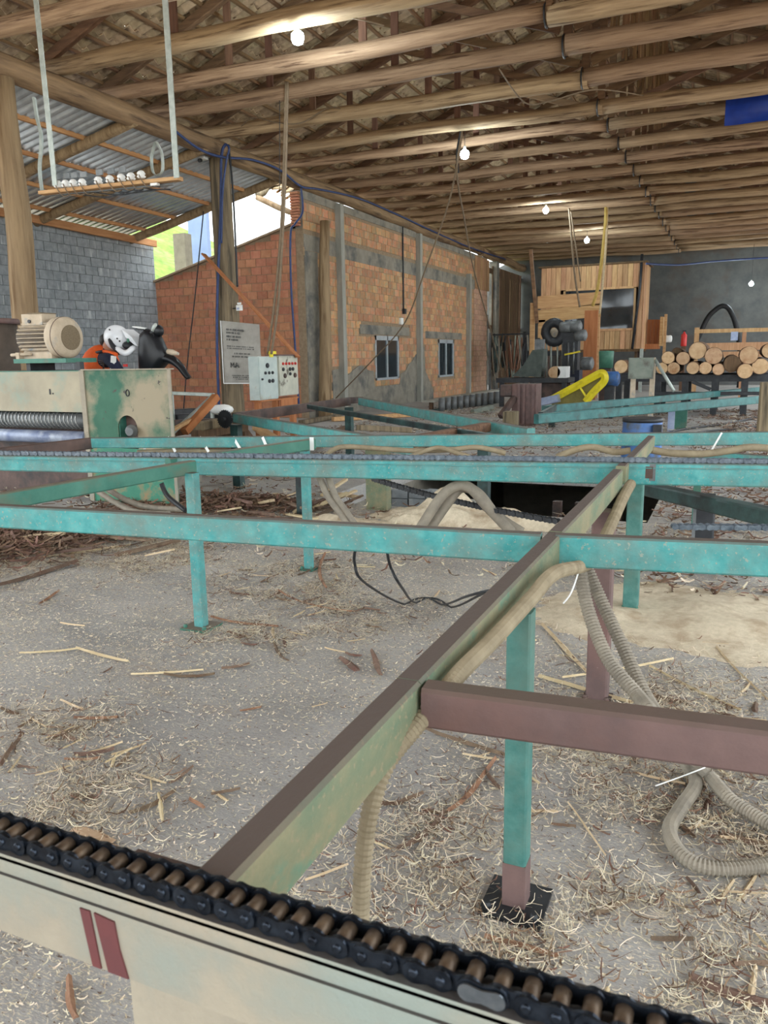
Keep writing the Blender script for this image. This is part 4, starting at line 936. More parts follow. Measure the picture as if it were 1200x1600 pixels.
# banner
bnY = 13.78
BN = thing('banner', tuple(aty(376, 598, bnY)), 'grey printed cloth banner hung on the round grey post', 'banner')
cr = [aty(346, 501, bnY), aty(405, 507, bnY), aty(410, 599, bnY - .05), aty(351, 599, bnY - .03)]
vs = []
nn = 12
for j in range(nn + 1):
    for i in range(nn + 1):
        u, v = i / nn, j / nn; p = cr[0].lerp(cr[1], u).lerp(cr[3].lerp(cr[2], u), v)
        p.y += .02 * noise.noise((u * 3, v * 4, 2)) ; vs.append(p)
n0 = len(vs); vs += [v + Vector((0, .006, 0)) for v in vs]
fs = []
for j in range(nn):
    for i in range(nn): a = j * (nn + 1) + i; q4 = (a, a + 1, a + nn + 2, a + nn + 1); fs += [q4[::-1], tuple(k + n0 for k in q4)]
MB().add(vs, fs, True).build('cloth', m_sign, BN)
for a_, b_ in ((cr[0], cr[3]), (cr[3], cr[2])): MB().bar(a_ + Vector((0, -.03, 0)), b_ + Vector((0, -.03, 0)), .02, .008, drop=False, up=(0, 1, 0)).build('hem', m_white, BN)
def bn(u, v): return cr[0].lerp(cr[1], u).lerp(cr[3].lerp(cr[2], u), v) + Vector((0, -.034, 0))
rnd = random.Random(3)
ink = MB()
for v, u0, u1, h in ((.13, .14, .60, .035), (.18, .14, .50, .035), (.24, .14, .52, .035), (.29, .14, .44, .03), (.395, .14, .86, .016), (.43, .14, .86, .016), (.51, .33, .74, .026), (.56, .27, .84, .026), (.87, .24, .72, .016), (.90, .26, .72, .016), (.93, .34, .7, .014)):
    u = u0
    while u < u1:
        w = min(rnd.uniform(.015, .04), u1 - u); k = h * rnd.uniform(.7, 1.1)
        a, b = bn(u, v), bn(u + w, v); ink.box((a + b) / 2, ((b - a).length, .002, k * 1.2)); u += w + rnd.choice((.008, .008, .03))
ink.build('printed_lines', m_ink, BN, 'stuff')
def glyph(strokes, u, v, w, h, m=m_ink, par=BN):
    mb = MB()
    for s_ in strokes: mb.tube([bn(u + a * w, v + (1 - b) * h) for a, b in s_], .012, 4)
    return mb.build('printed_logo', m, par, 'stuff')
glyph([((0, 0), (0, 1), (.3, .3), (.6, 1), (.6, 0))], .22, .66, .14, .08); glyph([((0, 0), (.5, 1), (1, 0)), ((.2, .4), (.8, .4))], .33, .66, .1, .08)
q = aty(374, 481, 13.89); MB().cyl(q, (XL + .01, 14.1, q.z), .012, 6).build('nail', m_black, p2); tag(MB().box(q, (.15, .01, .11)).build('paper_tag', m_white), 'small white paper tag pinned to the round grey post', 'sign'); 
MB().box(q + Vector((-.03, -.006, -.015)), (.06, .003, .04)).build('tag_print', m_lav, bpy.data.objects['paper_tag']); MB().box(q + Vector((0, 0, .085)), (.09, .012, .04)).build('tag_clip', m_white, bpy.data.objects['paper_tag'])
# leaning plank, wire, camera
tag(MB().bar(aty(318, 397, 13.7), aty(466, 558, 13.2), .03, .13, drop=False, up=(0, 1, 0)).build('leaning_plank', m_planko), 'narrow brown plank leaning diagonally across the grey post', 'plank')
hang('wire', [aty(318, 330, 13.9), aty(305, 460, 13.9), aty(292, 575, 13.9), Vector((aty(284, 660, 13.9).x, 13.9, .02))], .012, m_cable, 'thin dark wire hanging beside the motorcycle in front of brick wall', 'wire')
cm = aty(318, 247, 13.8); sc_ = tag(MB().box(cm, (.14, .12, .06)).build('security_camera', m_white), 'small white camera at the top of the round grey post', 'camera'); MB().lathe([(0, .035), (.06, .04)], cm + Vector((-.02, -.06, -.05)), (0, -1, -.3), 10).build('lens', m_black, sc_)
# blue cables
hang('blue_cable', [atx(274, 205, XL + .25), atx(310, 232, XL + .25), atx(345, 245, XL + .26), atx(395, 250, XL + .24), atx(438, 266, XL + .24), atx(470, 291, XL + .22), atx(500, 296, XL + .22), atx(560, 310, XL + .22), atx(620, 335, XL + .22), atx(680, 363, XL + .22), atx(738, 388, XL + .22), atx(790, 405, XL + .24)], .025, m_blue, 'dark blue cable sagging along the eave log and brick wall top', 'cable')
hang('blue_cable', [atx(470, 291, XL + .14), atx(473, 330, XL + .14), atx(461, 350, XL + .14), atx(454, 366, XL + .14), atx(455, 450, XL + .12), atx(461, 540, XL + .12), atx(467, 632, XL + .12)], .024, m_blue, 'blue cable dropping down the corner of the brick wall', 'cable')
hang('blue_cable', [aty(352, 226, 13.83), aty(346, 245, 13.83), aty(345, 330, 13.82), aty(341, 420, 13.8), aty(339, 500, 13.79), aty(340, 575, 13.78), aty(343, 655, 13.78)], .028, m_blue, 'blue cable running down the left side of the round grey post', 'cable')
hang('blue_cable', [aty(346, 245, 13.82), aty(351, 226, 13.82), aty(358, 232, 13.82), aty(354, 250, 13.82), aty(348, 300, 13.80), aty(346, 380, 13.79)], .02, m_blue, 'short blue cable loop at the top of the round grey post', 'cable')
hang('black_cable', [aty(357, 226, 13.92), aty(364, 300, 13.89), aty(369, 400, 13.88), aty(371, 448, 13.87)], .02, m_cable, 'black cable down the right edge of the round grey post', 'cable')
for i, dx_ in enumerate((0, 6)):
    hang('hanging_cable', [aty(447 + dx_ * .4, 128, 12.1), aty(442 + dx_ * .5, 300, 12.1), aty(436 + dx_ * .6, 400, 12.1), aty(428 + dx_, 480, 12.2), aty(418 + dx_, 553, 12.3)], .022, m_rope, ['left', 'right'][i] + ' strand of the brown cable pair hanging from the roof to the cabinets', 'cable', 'brown cables above the cabinets')
hang('wire', [Vector((aty(437, 148, 12.48).x, 12.48, 5.86)), aty(437, 230, 12.5), aty(437, 300, 12.5)], .006, m_cable, 'thin black wire beside the brown hanging cables', 'wire')
hang('wire', [Vector((aty(372, 205, 13.99).x, 13.95, 5.84)), aty(395, 184, 13.8), aty(430, 191, 13.75), aty(470, 192, 13.75), aty(515, 168, 13.8), Vector((aty(548, 178, 13.99).x, 13.95, 5.86))], .012, m_rope, 'pale wire sagging between the tie beams above the grey post', 'wire')
# junk beside the machine
def timber(x0, y0, x1, y1, Y0_, Y1_, w, h, m, label, cat='timber', nm='timber', g=None):
    return tag(MB().bar(aty(x0, y0, Y0_), aty(x1, y1, Y1_), w, h, drop=False).build(nm, m), label, cat, g)
tt = thing('steel_trestle', tuple(aty(300, 640, 9.4)), 'pale level steel tube on thin legs right of the green machine', 'trestle')
MB().bar(aty(262, 614, 9.4), aty(334, 617, 9.4), .05, .05, drop=False).build('top_tube', m_galv, tt)
for xq in (268, 330): q = aty(xq, 616, 9.4); MB().box2((q.x - .02, 9.38, 0), (q.x + .02, 9.42, q.z)).build('leg', m_galv, tt)
qa = aty(276, 664, 9.1); qb = aty(344, 660, 9.1)
ps = thing('timber_stack', ((qa.x + qb.x) / 2, 9.3, 0), 'dark crib of crossed timbers carrying the steel beams beside the cabinets', 'stack')
for k in range(5):
    zz = (qa.z - .02) * (k + .5) / 5
    for u in (0, 1):
        if k % 2: MB().box(((qa.x + qb.x) / 2, 8.75 + u * 1.0, zz), (qb.x - qa.x, .12, (qa.z - .02) / 5)).build('crib_timber', m_plankdark, ps)
        else: MB().box((qa.x + .1 + u * (qb.x - qa.x - .2), 9.25, zz), (.12, 1.2, (qa.z - .02) / 5)).build('crib_timber', m_plankdark, ps)
timber(338, 620, 288, 675, 8.6, 8.0, .10, .09, mat('orange_rust_steel', (160, 98, 56), (182, 120, 74), 6, .8), 'orange rusty steel channel leaning right of the green machine', 'channel', 'steel_channel')
timber(333, 618, 270, 676, 8.7, 8.1, .03, .05, m_galv, 'thin grey bar leaning beside the orange steel channel', 'bar', 'steel_bar')
timber(262, 676, 300, 655, 7.6, 8.2, .06, .04, m_plankh, 'pale lath lying at the foot of the orange channel', 'lath', 'wooden_lath')
for i, (y, w) in enumerate(((644, .10), (652, .10), (661, .09))):
    timber(272, y, 350, y - 3, 9.8 - .3 * i, 9.8 - .3 * i, .12, .09, m_black if i < 2 else m_rustdark, ['topmost', 'middle', 'lowest'][i] + ' dark steel beam lying between machine and cabinets', 'beam', 'steel_beam', 'dark beams behind the orange channel')
timber(302, 668, 345, 660, 8.7, 9.0, .16, .12, m_postw, 'short round-edged grey timber below the dark steel beams', 'timber')
rg = aty(346, 640, 9.0); tag(pillow([rg + Vector((.16 * math.cos(a) , 0, .07 * math.sin(a))) for a in [2 * PI * k / 12 for k in range(12)]], .06, .12).build('rag', m_white), 'white crumpled rag lying above the black sprocket', 'rag')
for i, (x0, y0, x1, y1, m) in enumerate(((400, 668, 435, 690, m_plankh), (380, 672, 400, 700, m_plankdark), (520, 655, 640, 648, m_plankh), (560, 668, 640, 672, m_postw), (470, 660, 530, 650, m_postw), (450, 700, 545, 668, m_plankdark), (600, 700, 720, 690, m_postw))):
    a = atz(x0, y0, .25 if i not in (2, 4) else .06); b = atz(x1, y1, .06 if i in (2, 4) else .12 if i % 2 else .3 if i != 2 else .06)
    tag(MB().bar(a, b, .14, .1, drop=False).build('timber_offcut', m), ['pale offcut leaning under the second frame by its left rail', 'dark offcut standing near the black sprocket', 'long pale lath lying under the second frame near the wall', 'grey squared timber lying under the second frame', 'grey offcut beside the foot of the bare post', 'dark offcut lying in front of the second frame legs', 'grey plank lying behind the back rail at middle'][i], 'timber', 'offcuts under the second frame')

# ================================================================ back of the shed
CB = thing('operator_cab', (-5.3, 32.6, 1.6), 'raised wooden operator cab of vertical raw planks with a dark window', 'cabin')
CYF = 32.0
cx0 = aty(845, 480, CYF).x; cx1 = aty(1004, 480, CYF).x; cz1 = aty(940, 414, CYF).z; cz0_ = aty(940, 546, CYF).z
wx0 = aty(882, 480, CYF).x; wx1 = aty(991, 480, CYF).x; wz1 = aty(960, 450, CYF).z; wz0 = aty(960, 515, CYF).z
MB().box2((cx0, CYF + .05, cz0_), (cx0 + .06, CYF + 2, cz1)).box2((cx0, CYF + 1.95, cz0_), (cx1, CYF + 2, cz1)).box2((cx0, CYF + .05, cz0_ - .1), (cx1, CYF + 2, cz0_)).build('shell', m_plankdark, CB, 'stuff')
MB().box2((cx0 - .1, CYF - .1, cz1), (cx1 + .12, CYF + 2.1, cz1 + .06)).build('cab_roof', m_plankdark, CB)
n = 20; w = (cx1 - cx0) / n
for i in range(n):
    xa_, xb_ = cx0 + i * w, cx0 + (i + 1) * w - .012; dy = random.uniform(-.008, .008); mm = m_plank
    if xb_ > wx0 and xa_ < wx1:
        MB().box2((xa_, CYF + dy, wz1), (xb_, CYF + .03 + dy, cz1)).build('plank', mm, CB); MB().box2((xa_, CYF + dy, cz0_), (xb_, CYF + .03 + dy, wz0)).build('plank', mm, CB)
    else: MB().box2((xa_, CYF + dy, cz0_), (xb_, CYF + .03 + dy, cz1)).build('plank', mm, CB)
for i in range(9):
    MB().box2((cx1, CYF + .02 + i * .22, cz0_), (cx1 + .03, CYF + .02 + i * .22 + .205, cz1)).build('plank', m_plank, CB)
fr = MB()
for a_, b_ in (((wx0 - .05, wz1 - .04), (wx1 + .05, wz1 + .04)), ((wx0 - .05, wz0 - .04), (wx1 + .05, wz0 + .04)), ((wx0 - .05, wz0), (wx0 + .03, wz1)), ((wx1 - .03, wz0), (wx1 + .05, wz1))): fr.box2((a_[0], CYF - .03, a_[1]), (b_[0], CYF, b_[1]))
wf = fr.build('window_frame', m_plank, CB, 'stuff'); MB().box2((wx0, CYF + .01, wz0), (wx1, CYF + .016, wz1)).build('pane', m_glass, wf)
MB().box2((cx1 - .02, CYF - .04, .0), (cx1 + .1, CYF + .08, cz0_)).build('leg', m_galv, CB); MB().box2((cx0 + .2, CYF + .1, 0), (cx0 + .35, CYF + .25, cz0_ - .1)).build('leg', m_rustdark, CB)
MB().box2((cx0 + .3, CYF + 1.7, 0), (cx0 + .45, CYF + 1.85, cz0_ - .1)).build('leg', m_rustdark, CB); MB().box2((cx1 - .3, CYF + 1.7, 0), (cx1 - .15, CYF + 1.85, cz0_ - .1)).build('leg', m_rustdark, CB)
MB().tube([(cx1 - .1, CYF - .05, cz1 + .3), (cx1 - .12, CYF - .06, cz1 - .8), (cx1 - .3, CYF - .06, cz0_)], .05, 8).build('cable_pipe', m_black, CB)
# wide boards fixed on the saw guard in front of the cab
GB = thing('board_screen', (-5.4, 27.4, 0), 'screen of two wide pale boards on a leaning post, before the cab', 'screen')
def gq(x, y, Y=27.5): return aty(x, y, Y)
for (x0, y0, x1, y1) in ((840, 463, 940, 456), (838, 485, 938, 474)):
    h = abs(gq(880, y0 + 20).z - gq(880, y0).z); MB().bar(gq(x0, y0), gq(x1, y1), .04, h).build('board', m_plankh, GB)
MB().box2((gq(841, 505).x, 27.48, gq(841, 528).z), (gq(852, 505).x, 27.52, gq(841, 500).z)).build('board', m_plankh, GB)
MB().bar(gq(829, 390, 27.3), gq(839, 505, 27.3), .12, .08, drop=False, up=(0, 1, 0)).build('slanted_batten', m_rafter, GB)
MB().box2((gq(828, 470).x, 27.56, 0), (gq(835, 470).x, 27.66, gq(830, 473).z)).build('post', m_plankh, GB)
MB().box2((gq(934, 470).x, 27.56, 0), (gq(938, 470).x, 27.66, gq(938, 455).z)).build('post', m_plankh, GB)
up_ = aty(923, 485, 26.5)
tag(MB().box2((aty(913, 500, 26.5).x, 26.5, 0), (aty(934, 500, 26.5).x, 26.56, up_.z)).build('upright_board', m_planko), 'wide orange board standing upright right of the band saw', 'board')
# ---- band saw
SY = 24.5
def S_(x, y, Y=SY): return aty(x, y, Y)
BS = thing('band_saw', (S_(880, 560).x, SY, 0), 'black band saw machine with a ring shaped wheel guard and motors', 'saw')
ringp = [S_(866 + 14 * math.cos(a) * (1.0 if math.sin(a) > 0 else .95), 521 - 17 * math.sin(a) - (3 if math.sin(a) < 0 else 0)) for a in [2 * PI * k / 20 for k in range(21)]]
MB().tube(ringp, .12, 8, False, flat=1.2).build('wheel_guard', m_black, BS)
MB().lathe([(0, .16), (.06, .18), (.09, .1)], S_(866, 522, SY + .25), (0, -1, 0), 16).build('wheel_hub', m_motor, BS)
MB().box2((S_(880, 530).x, SY - .1, .9), (S_(904, 530).x, SY + .35, S_(890, 505).z)).build('column', m_black, BS)
MB().box2((S_(882, 600).x, SY - .15, 0), (S_(906, 600).x, SY + .4, 1.0)).build('base', mat('dark_navy_steel', (28, 34, 52), (44, 50, 70), 6, .5), BS)
for x, y, r in ((884, 511, .16), (899, 510, .17), (907, 524, .17), (917, 568, .2)):
    p = S_(x, y, SY - .2); MB().lathe([(0, r * .9), (.05, r), (.3, r), (.34, r * .6)], p + Vector((-.15, 0, 0)), (1, -.2, 0), 12).build('motor', m_gym, BS)
for x in (854, 861, 871, 879): MB().cyl(S_(x, 532), S_(x, 590), .03, 6).build('guide_rod', m_galv, BS)
for x in (888, 896): MB().cyl(S_(x, 535, SY - .14), S_(x, 585, SY - .14), .035, 6).build('guide_rod', m_gym, BS)
MB().bar(S_(882, 553, SY - .2), S_(906, 548, SY - .2), .05, .05).build('lever', m_yellow, BS)
MB().box2((S_(843, 553).x, SY, S_(850, 556).z), (S_(882, 553).x, SY + .1, S_(850, 549).z)).build('cross_arm', m_black, BS)
MB().bar(S_(893, 500), S_(917, 519), .12, .1).build('top_arm', m_black, BS)
# saw table in front
TY = 22.5
ST = thing('saw_table', (S_(820, 600, TY).x, TY, 0), 'long dark steel table with a sloping grey cover, left of the band saw', 'table')
MB().box2((aty(775, 592, TY).x, TY, aty(800, 598, TY).z), (aty(888, 592, TY).x, TY + 1.0, aty(800, 591, TY).z)).build('table_top', m_black, ST)
for x in (782, 830, 880): q = aty(x, 600, TY); MB().box2((q.x - .06, TY + .1, 0), (q.x + .06, TY + .22, aty(800, 598, TY).z)).build('leg', m_black, ST)
MB().box2((aty(840, 600, TY).x, TY + .3, .2), (aty(888, 600, TY).x, TY + .9, aty(800, 599, TY).z)).build('drive_housing', m_rustdark, ST)
cvp = [aty(x, y, TY + .3) for x, y in ((800, 588), (845, 589), (850, 545), (832, 547), (818, 570))]
MB().prism(cvp, (0, .5, 0)).build('sloping_cover', mat('grey_green_steel', (62, 72, 68), (84, 92, 86), 5, .6), ST)
MB().box2((aty(829, 540, TY).x, TY + .5, aty(829, 560, TY).z), (aty(843, 540, TY).x, TY + .7, aty(829, 530, TY).z)).build('gear_box', m_gym, ST)
blk = thing('log_section', tuple(aty(868, 590, TY + .3)), 'short half-sawn log section with one pale flat face on the saw table', 'log')
MB().box2((aty(871, 590, TY + .2).x, TY + .2, aty(868, 591, TY + .2).z), (aty(884, 590, TY + .2).x, TY + .8, aty(868, 573, TY + .2).z)).build('sawn_face', m_white, blk)
cq = aty(866, 582, TY + .2); MB().cyl((cq.x, TY + .2, cq.z), (cq.x, TY + .8, cq.z), .17, 14).build('round_side', m_endgrain, blk)
# brown steel stand
BY_ = 16.5
bs = thing('steel_stand', tuple(aty(812, 660, BY_)), 'brown rusty steel box stand with ribbed side, below the saw table', 'stand')
qa, qb = aty(800, 600, BY_), aty(838, 600, BY_)
MB().box2((qa.x, BY_, 0), (qb.x, BY_ + .5, qa.z)).build('body', m_rust, bs)
for x in (812, 820, 834): q = aty(x, 600, BY_); MB().box2((q.x - .03, BY_ - .04, 0), (q.x + .02, BY_, qa.z)).build('rib', m_rust, bs)
MB().bar(aty(785, 601, BY_ + .1), aty(802, 601, BY_ + .1), .3, .25).build('bracket', m_rustdark, bs)
MB().bar(aty(802, 618, BY_ - .02), aty(780, 648, BY_ - .4), .12, .12).build('brace', m_rustdark, bs)
q = aty(797, 645, 15.4); tag(MB().box2((q.x - .12, 15.3, 0), (q.x + .13, 15.6, aty(797, 643, 15.4).z)).build('wooden_stump', m_postw), 'pale square stump standing before the brown steel stand', 'stump')
# ---- roller table by the far end of the brick wall
RT = thing('roller_table', (-6.7, 22, 0), 'low grey roller table with boards beside it at the brick wall', 'conveyor')
for i in range(10):
    p = aty(690 + i * 9.5, 642 - i * 1.4, 20.5 + i * .35); MB().cyl((p.x, p.y, p.z - .02), (p.x, p.y + .02, p.z + .34), .09, 10).build('roller', m_gym, RT)
MB().bar(aty(672, 640, 20), aty(782, 626, 24.5), .1, .16).build('side_rail', m_teal_grime, RT); MB().bar(aty(738, 640, 19.8), aty(770, 632, 20.8), .1, .3).build('side_rail', m_greygreen, RT)
for x, y, Y in ((680, 650, 20.2), (730, 645, 22), (775, 640, 24.2)): q = atz(x, y, 0) ; p = aty(x, y, Y); MB().box2((p.x - .05, Y, 0), (p.x + .05, Y + .1, p.z)).build('leg', m_black, RT)
for i, (x0, y0, x1, y1, Y0_, Y1_) in enumerate(((668, 626, 722, 618, 20.3, 22.8), (728, 616, 782, 608, 24.0, 27.5))):
    a, b = aty(x0, y0, Y0_), aty(x1, y1, Y1_); t = thing('plank_shelf', tuple(a), ['nearer', 'farther'][i] + ' pale plank shelf along the foot of the brick wall', 'shelf')
    MB().bar(a, b, .35, .05).build('board', m_concrete_col, t)
    for f_ in (.1, .9): c_ = a.lerp(b, f_); MB().box2((c_.x - .05, c_.y - .05, 0), (c_.x + .05, c_.y + .05, c_.z - .05)).build('leg', m_plankdark, t)
# ---- cable bundle hanging by the doorway
CBn = thing('cable_bundle', tuple(aty(800, 560, 31)), 'tangle of dark hoses and cables hanging by the doorway past the brick wall', 'cables')
rnd = random.Random(11)
for k in range(26):
    x = rnd.uniform(772, 826); y0 = rnd.uniform(520, 535); y1 = rnd.uniform(565, 600); x2 = x + rnd.uniform(-14, 14); Y = rnd.uniform(30.3, 31.5)
    MB().tube(spline([aty(x, y0, Y), aty(x + rnd.uniform(-4, 4), (y0 + y1) / 2, Y), aty((x + x2) / 2, y1, Y), aty(x2, y0 + 14, Y)], 5), .03, 5).build('hose', rnd.choice([m_cable, m_teal_grime, m_conduit, m_greygreen, m_boardred]), CBn)
MB().bar(aty(770, 522, 31), aty(828, 520, 31), .06, .06).build('hook_rail', m_black, CBn); MB().box2((aty(829, 0, 31).x - .05, 31, 0), (aty(829, 0, 31).x + .05, 31.1, aty(828, 518, 31).z)).build('rail_post', m_black, CBn); MB().box2((aty(771, 0, 31).x - .05, 31, 0), (aty(771, 0, 31).x + .05, 31.1, aty(771, 520, 31).z)).build('rail_post', m_gym, CBn)
# ---- yellow chute guard and blue motor
YY = 18.5
YG = thing('yellow_guard', tuple(aty(900, 640, YY)), 'bright yellow bent steel belt guard with mesh plate', 'guard')
cl_ = [aty(x, y, YY) for x, y in ((862, 624), (888, 610), (905, 601), (932, 586), (941, 583), (945, 588), (943, 597), (928, 612), (915, 628))]
sp_ = spline(cl_, 4)
MB().tube(sp_, .085, 4, True, False).build('guard_rim', m_yellow, YG)
MB().bar(aty(905, 603, YY), aty(917, 622, YY), .04, .05, drop=False, up=(0, 1, 0)).build('guard_strut', m_yellow, YG)
MB().prism([aty(x, y, YY + .1) for x, y in ((862, 626), (905, 602), (940, 586), (942, 597), (914, 630), (914, 642), (862, 642))], (0, .02, 0)).build('guard_plate', mat('olive_plate', (112, 104, 56), (136, 126, 70), 6, .8), YG)
MB().box2((aty(872, 640, YY).x, YY + .12, 0), (aty(876, 640, YY).x, YY + .16, aty(872, 625, YY).z)).build('guard_leg', m_gym, YG); MB().box2((aty(912, 640, YY).x, YY + .12, 0), (aty(915, 640, YY).x, YY + .16, aty(912, 625, YY).z)).build('guard_leg', m_gym, YG)
MB().bar(aty(845, 622, YY - .2), aty(872, 616, YY - .2), .3, .18).build('chute', m_lav, YG)
bmz = aty(953, 592, 19)
bm = thing('blue_motor', (bmz.x, 19, 0), 'blue electric motor on a stand behind the yellow guard', 'motor'); MB().lathe([(0, .12), (.03, .17), (.38, .17), (.42, .1)], (bmz.x - .2, 19, bmz.z), (1, 0, 0), 14).build('body', m_bluepaint, bm); MB().box2((bmz.x - .1, 18.9, 0), (bmz.x + .1, 19.1, bmz.z - .15)).build('stand', m_black, bm)
bp = aty(947, 563, 23); bk_ = thing('green_bucket', (bp.x, 23, 0), 'dull green cylindrical tank on a stand right of the orange board', 'tank')
MB().lathe([(0, .19), (.45, .21), (.47, .19)], (bp.x, 23, aty(947, 575, 23).z), (0, 0, 1), 16).build('tank', m_green, bk_); MB().box2((bp.x - .15, 22.9, 0), (bp.x + .15, 23.1, aty(947, 575, 23).z)).build('stand', m_rustdark, bk_)
# grey switch box on legs
GY = 18.0
gx0, gx1 = aty(982, 575, GY).x, aty(1021, 575, GY).x; gz1, gz0 = aty(1000, 559, GY).z, aty(1000, 592, GY).z
gbx = thing('switch_box', ((gx0 + gx1) / 2, GY, 0), 'grey green switch box on two pale legs in front of the log pile', 'cabinet')
MB().box2((gx0, GY, gz0), (gx1, GY + .25, gz1)).build('body', m_greygreen, gbx); MB().box2((gx0 + .03, GY - .015, gz0 + .03), (gx1 - .03, GY, gz1 - .03)).build('door', m_greygreen, gbx)
for x in (gx0 + .1, gx1 - .02): MB().box2((x - .05, GY + .05, 0), (x + .05, GY + .15, gz0 + .02 if x < gx1 - .1 else gz1)).build('leg', m_motor, gbx)
MB().cyl((gx1, GY + .1, gz1 - .02), aty(1053, 611, GY - .3), .035, 8).build('brace_pipe', m_galv, gbx)
# ---- log pile
LPY = 20.0
def L_(x, y, Y=LPY): return aty(x, y, Y)
rack = thing('log_rack', (L_(1110, 600).x, LPY + 1, 0), 'dark steel rack under the pile of round logs', 'rack')
zt2 = L_(1090, 586).z
MB().box2((L_(955, 590).x, LPY + .25, zt2 - .16), (L_(1270, 590).x, LPY + .4, zt2)).build('beam', m_black, rack); MB().box2((L_(955, 590).x, LPY + 1.9, zt2 - .16), (L_(1270, 590).x, LPY + 2.05, zt2)).build('beam', m_black, rack)
for x in (965, 1027, 1070, 1117, 1165, 1230): MB().box2((L_(x, 590).x - .07, LPY + .25, 0), (L_(x, 590).x + .07, LPY + .4, zt2 - .16)).build('leg', m_black, rack); MB().box2((L_(x, 590).x - .07, LPY + 1.9, 0), (L_(x, 590).x + .07, LPY + 2.05, zt2 - .16)).build('leg', m_black, rack)
MB().bar(L_(1020, 612), L_(1200, 612), .05, .08).build('brace', m_black, rack); MB().bar(L_(1083, 594), L_(1112, 606), .05, .08).build('brace', m_black, rack)
LG = [(1043.7, 559, 10, 'upper row, first from the left, above the switch box'), (1067, 560, 10.4, 'upper row, second from the left, under the red extinguisher'), (1090, 548, 13.6, 'largest log of upper row, third from the left'), (1115, 556, 13.4, 'upper row, fourth from the left, with shaggy bark'), (1170, 555, 14, 'upper row, fifth from the left, big pale end'), (1203, 548, 12, 'upper row, cut by the right edge of the picture'),
      (970, 573, 10.6, 'lone log left of the grey switch box'), (1034, 575.5, 9, 'lower row, first from the left beside the switch box leg'), (1052.5, 575.3, 9.6, 'lower row, second from the left'), (1082.5, 575.3, 9.8, 'lower row, third from the left, under the largest log'), (1102, 575, 9.8, 'lower row, fourth from the left'), (1122.5, 577, 9.2, 'lower row, fifth from the left, smallest'), (1144, 568, 13, 'lower row, dark dirty end, sixth from the left'), (1164, 580, 11.8, 'lower row, seventh from the left, hanging lowest'), (1188, 572.5, 12.6, 'lower row, eighth from the left, below the big pale one'), (1058, 552, 8, 'dark log lying behind the upper row')]
for i, (x, y, r, lab) in enumerate(LG):
    Yl = LPY + (.02 * (i % 3)) - (.15 if y > 578 else 0) + (.8 if 'behind' in lab else 0); p = L_(x, y, Yl); rm = r * proj(p)[2] / FPX
    t = thing('log', tuple(p), 'round log in the pile: ' + lab, 'log', 'logs stacked on the dark rack')
    MB().log((p.x, Yl + .012, p.z), (p.x + random.uniform(-.06, .06), Yl + 2.6, p.z + random.uniform(-.02, .02)), rm, rm * .93, 14, 8, 200 + i, .03).build('bark', m_bark, t)
    MB().lathe([(0, rm * .93), (.02, rm * .96)], (p.x, Yl - .004, p.z), (0, 1, 0), 18, False).build('cut_end', m_endgrain if 'dark' not in lab else m_plankdark, t)
# ---- boxes, frame and hose against the back wall
HY = 33.2
sb = thing('wall_cupboard', tuple(aty(1040, 545, HY)), 'open reddish plank cupboard on posts right of the cab', 'cupboard')
def H_(x, y, Y=HY): return aty(x, y, Y)
for i in range(7):
    x0 = 1016 + i * 6; MB().box2((H_(x0, 0).x, HY + .5, H_(x0, 537).z), (H_(x0 + 5.6, 0).x, HY + .53, H_(x0, 498).z)).build('plank', m_planko, sb)
MB().box2((H_(1012, 0).x, HY, H_(1040, 545).z), (H_(1057, 0).x, HY + .55, H_(1040, 537).z)).build('shelf', m_planko, sb)
MB().box2((H_(1057, 0).x, HY, H_(1060, 540).z), (H_(1062, 0).x, HY + .5, H_(1060, 494).z)).build('side', m_plankh, sb); MB().box2((H_(1064, 0).x, HY - .02, .0), (H_(1068.5, 0).x, HY + .1, H_(1066, 490).z)).build('post', m_plankh, sb); MB().box2((H_(1016, 0).x, HY + .1, .0), (H_(1020, 0).x, HY + .25, H_(1016, 545).z)).build('post', m_plankdark, sb)
q = H_(1044, 536, HY + .2); tag(pillow([q + Vector((.14 * math.cos(a), 0, .16 + .16 * math.sin(a) + .03 * math.sin(3 * a))) for a in [2 * PI * k / 12 for k in range(12)]], .08, .14).build('plastic_bag', m_white), 'white crumpled bag on the shelf of the reddish cupboard', 'bag')
q = H_(1068, 541, HY - .15); fe = thing('fire_extinguisher', tuple(q), 'red fire extinguisher beside the reddish cupboard', 'extinguisher'); MB().lathe([(0, .1), (.03, .11), (.42, .11), (.5, .04), (.55, .03)], q, (0, 0, 1), 12).build('cylinder', m_red, fe); MB().box(q + Vector((0, 0, .57)), (.14, .04, .05)).build('valve', m_black, fe); MB().box2((q.x - .08, q.y - .08, 0), (q.x + .08, q.y + .08, q.z)).build('bracket_post', m_plankdark, fe)
tag(MB().tube(spline([Vector((H_(1082, 545, 36).x, 36, -.0)), H_(1085, 545, 36), H_(1094, 522, 36), H_(1105, 498, 36), H_(1118, 484, 36), H_(1130, 478, 36), H_(1140, 484, 36), H_(1149, 505, 36), H_(1155, 535, 36), H_(1157, 575, 36), Vector((H_(1157, 575, 36).x, 36, 0))], 6), .10, 8).build('arched_hose', m_rubber), 'thick black hose arching up in front of the dark back wall', 'hose')
wfm = thing('wooden_trestle', tuple(H_(1158, 560, 27)), 'pale wooden rail frame standing behind the log pile at right', 'frame')
def Wq(x, y): return aty(x, y, 27)
MB().box2((Wq(1116, 0).x, 27, 0), (Wq(1124, 0).x, 27.1, Wq(1118, 511).z)).build('post', m_plank, wfm); MB().box2((Wq(1197, 0).x, 27, 0), (Wq(1204, 0).x, 27.1, Wq(1198, 512).z)).build('post', m_plank, wfm)
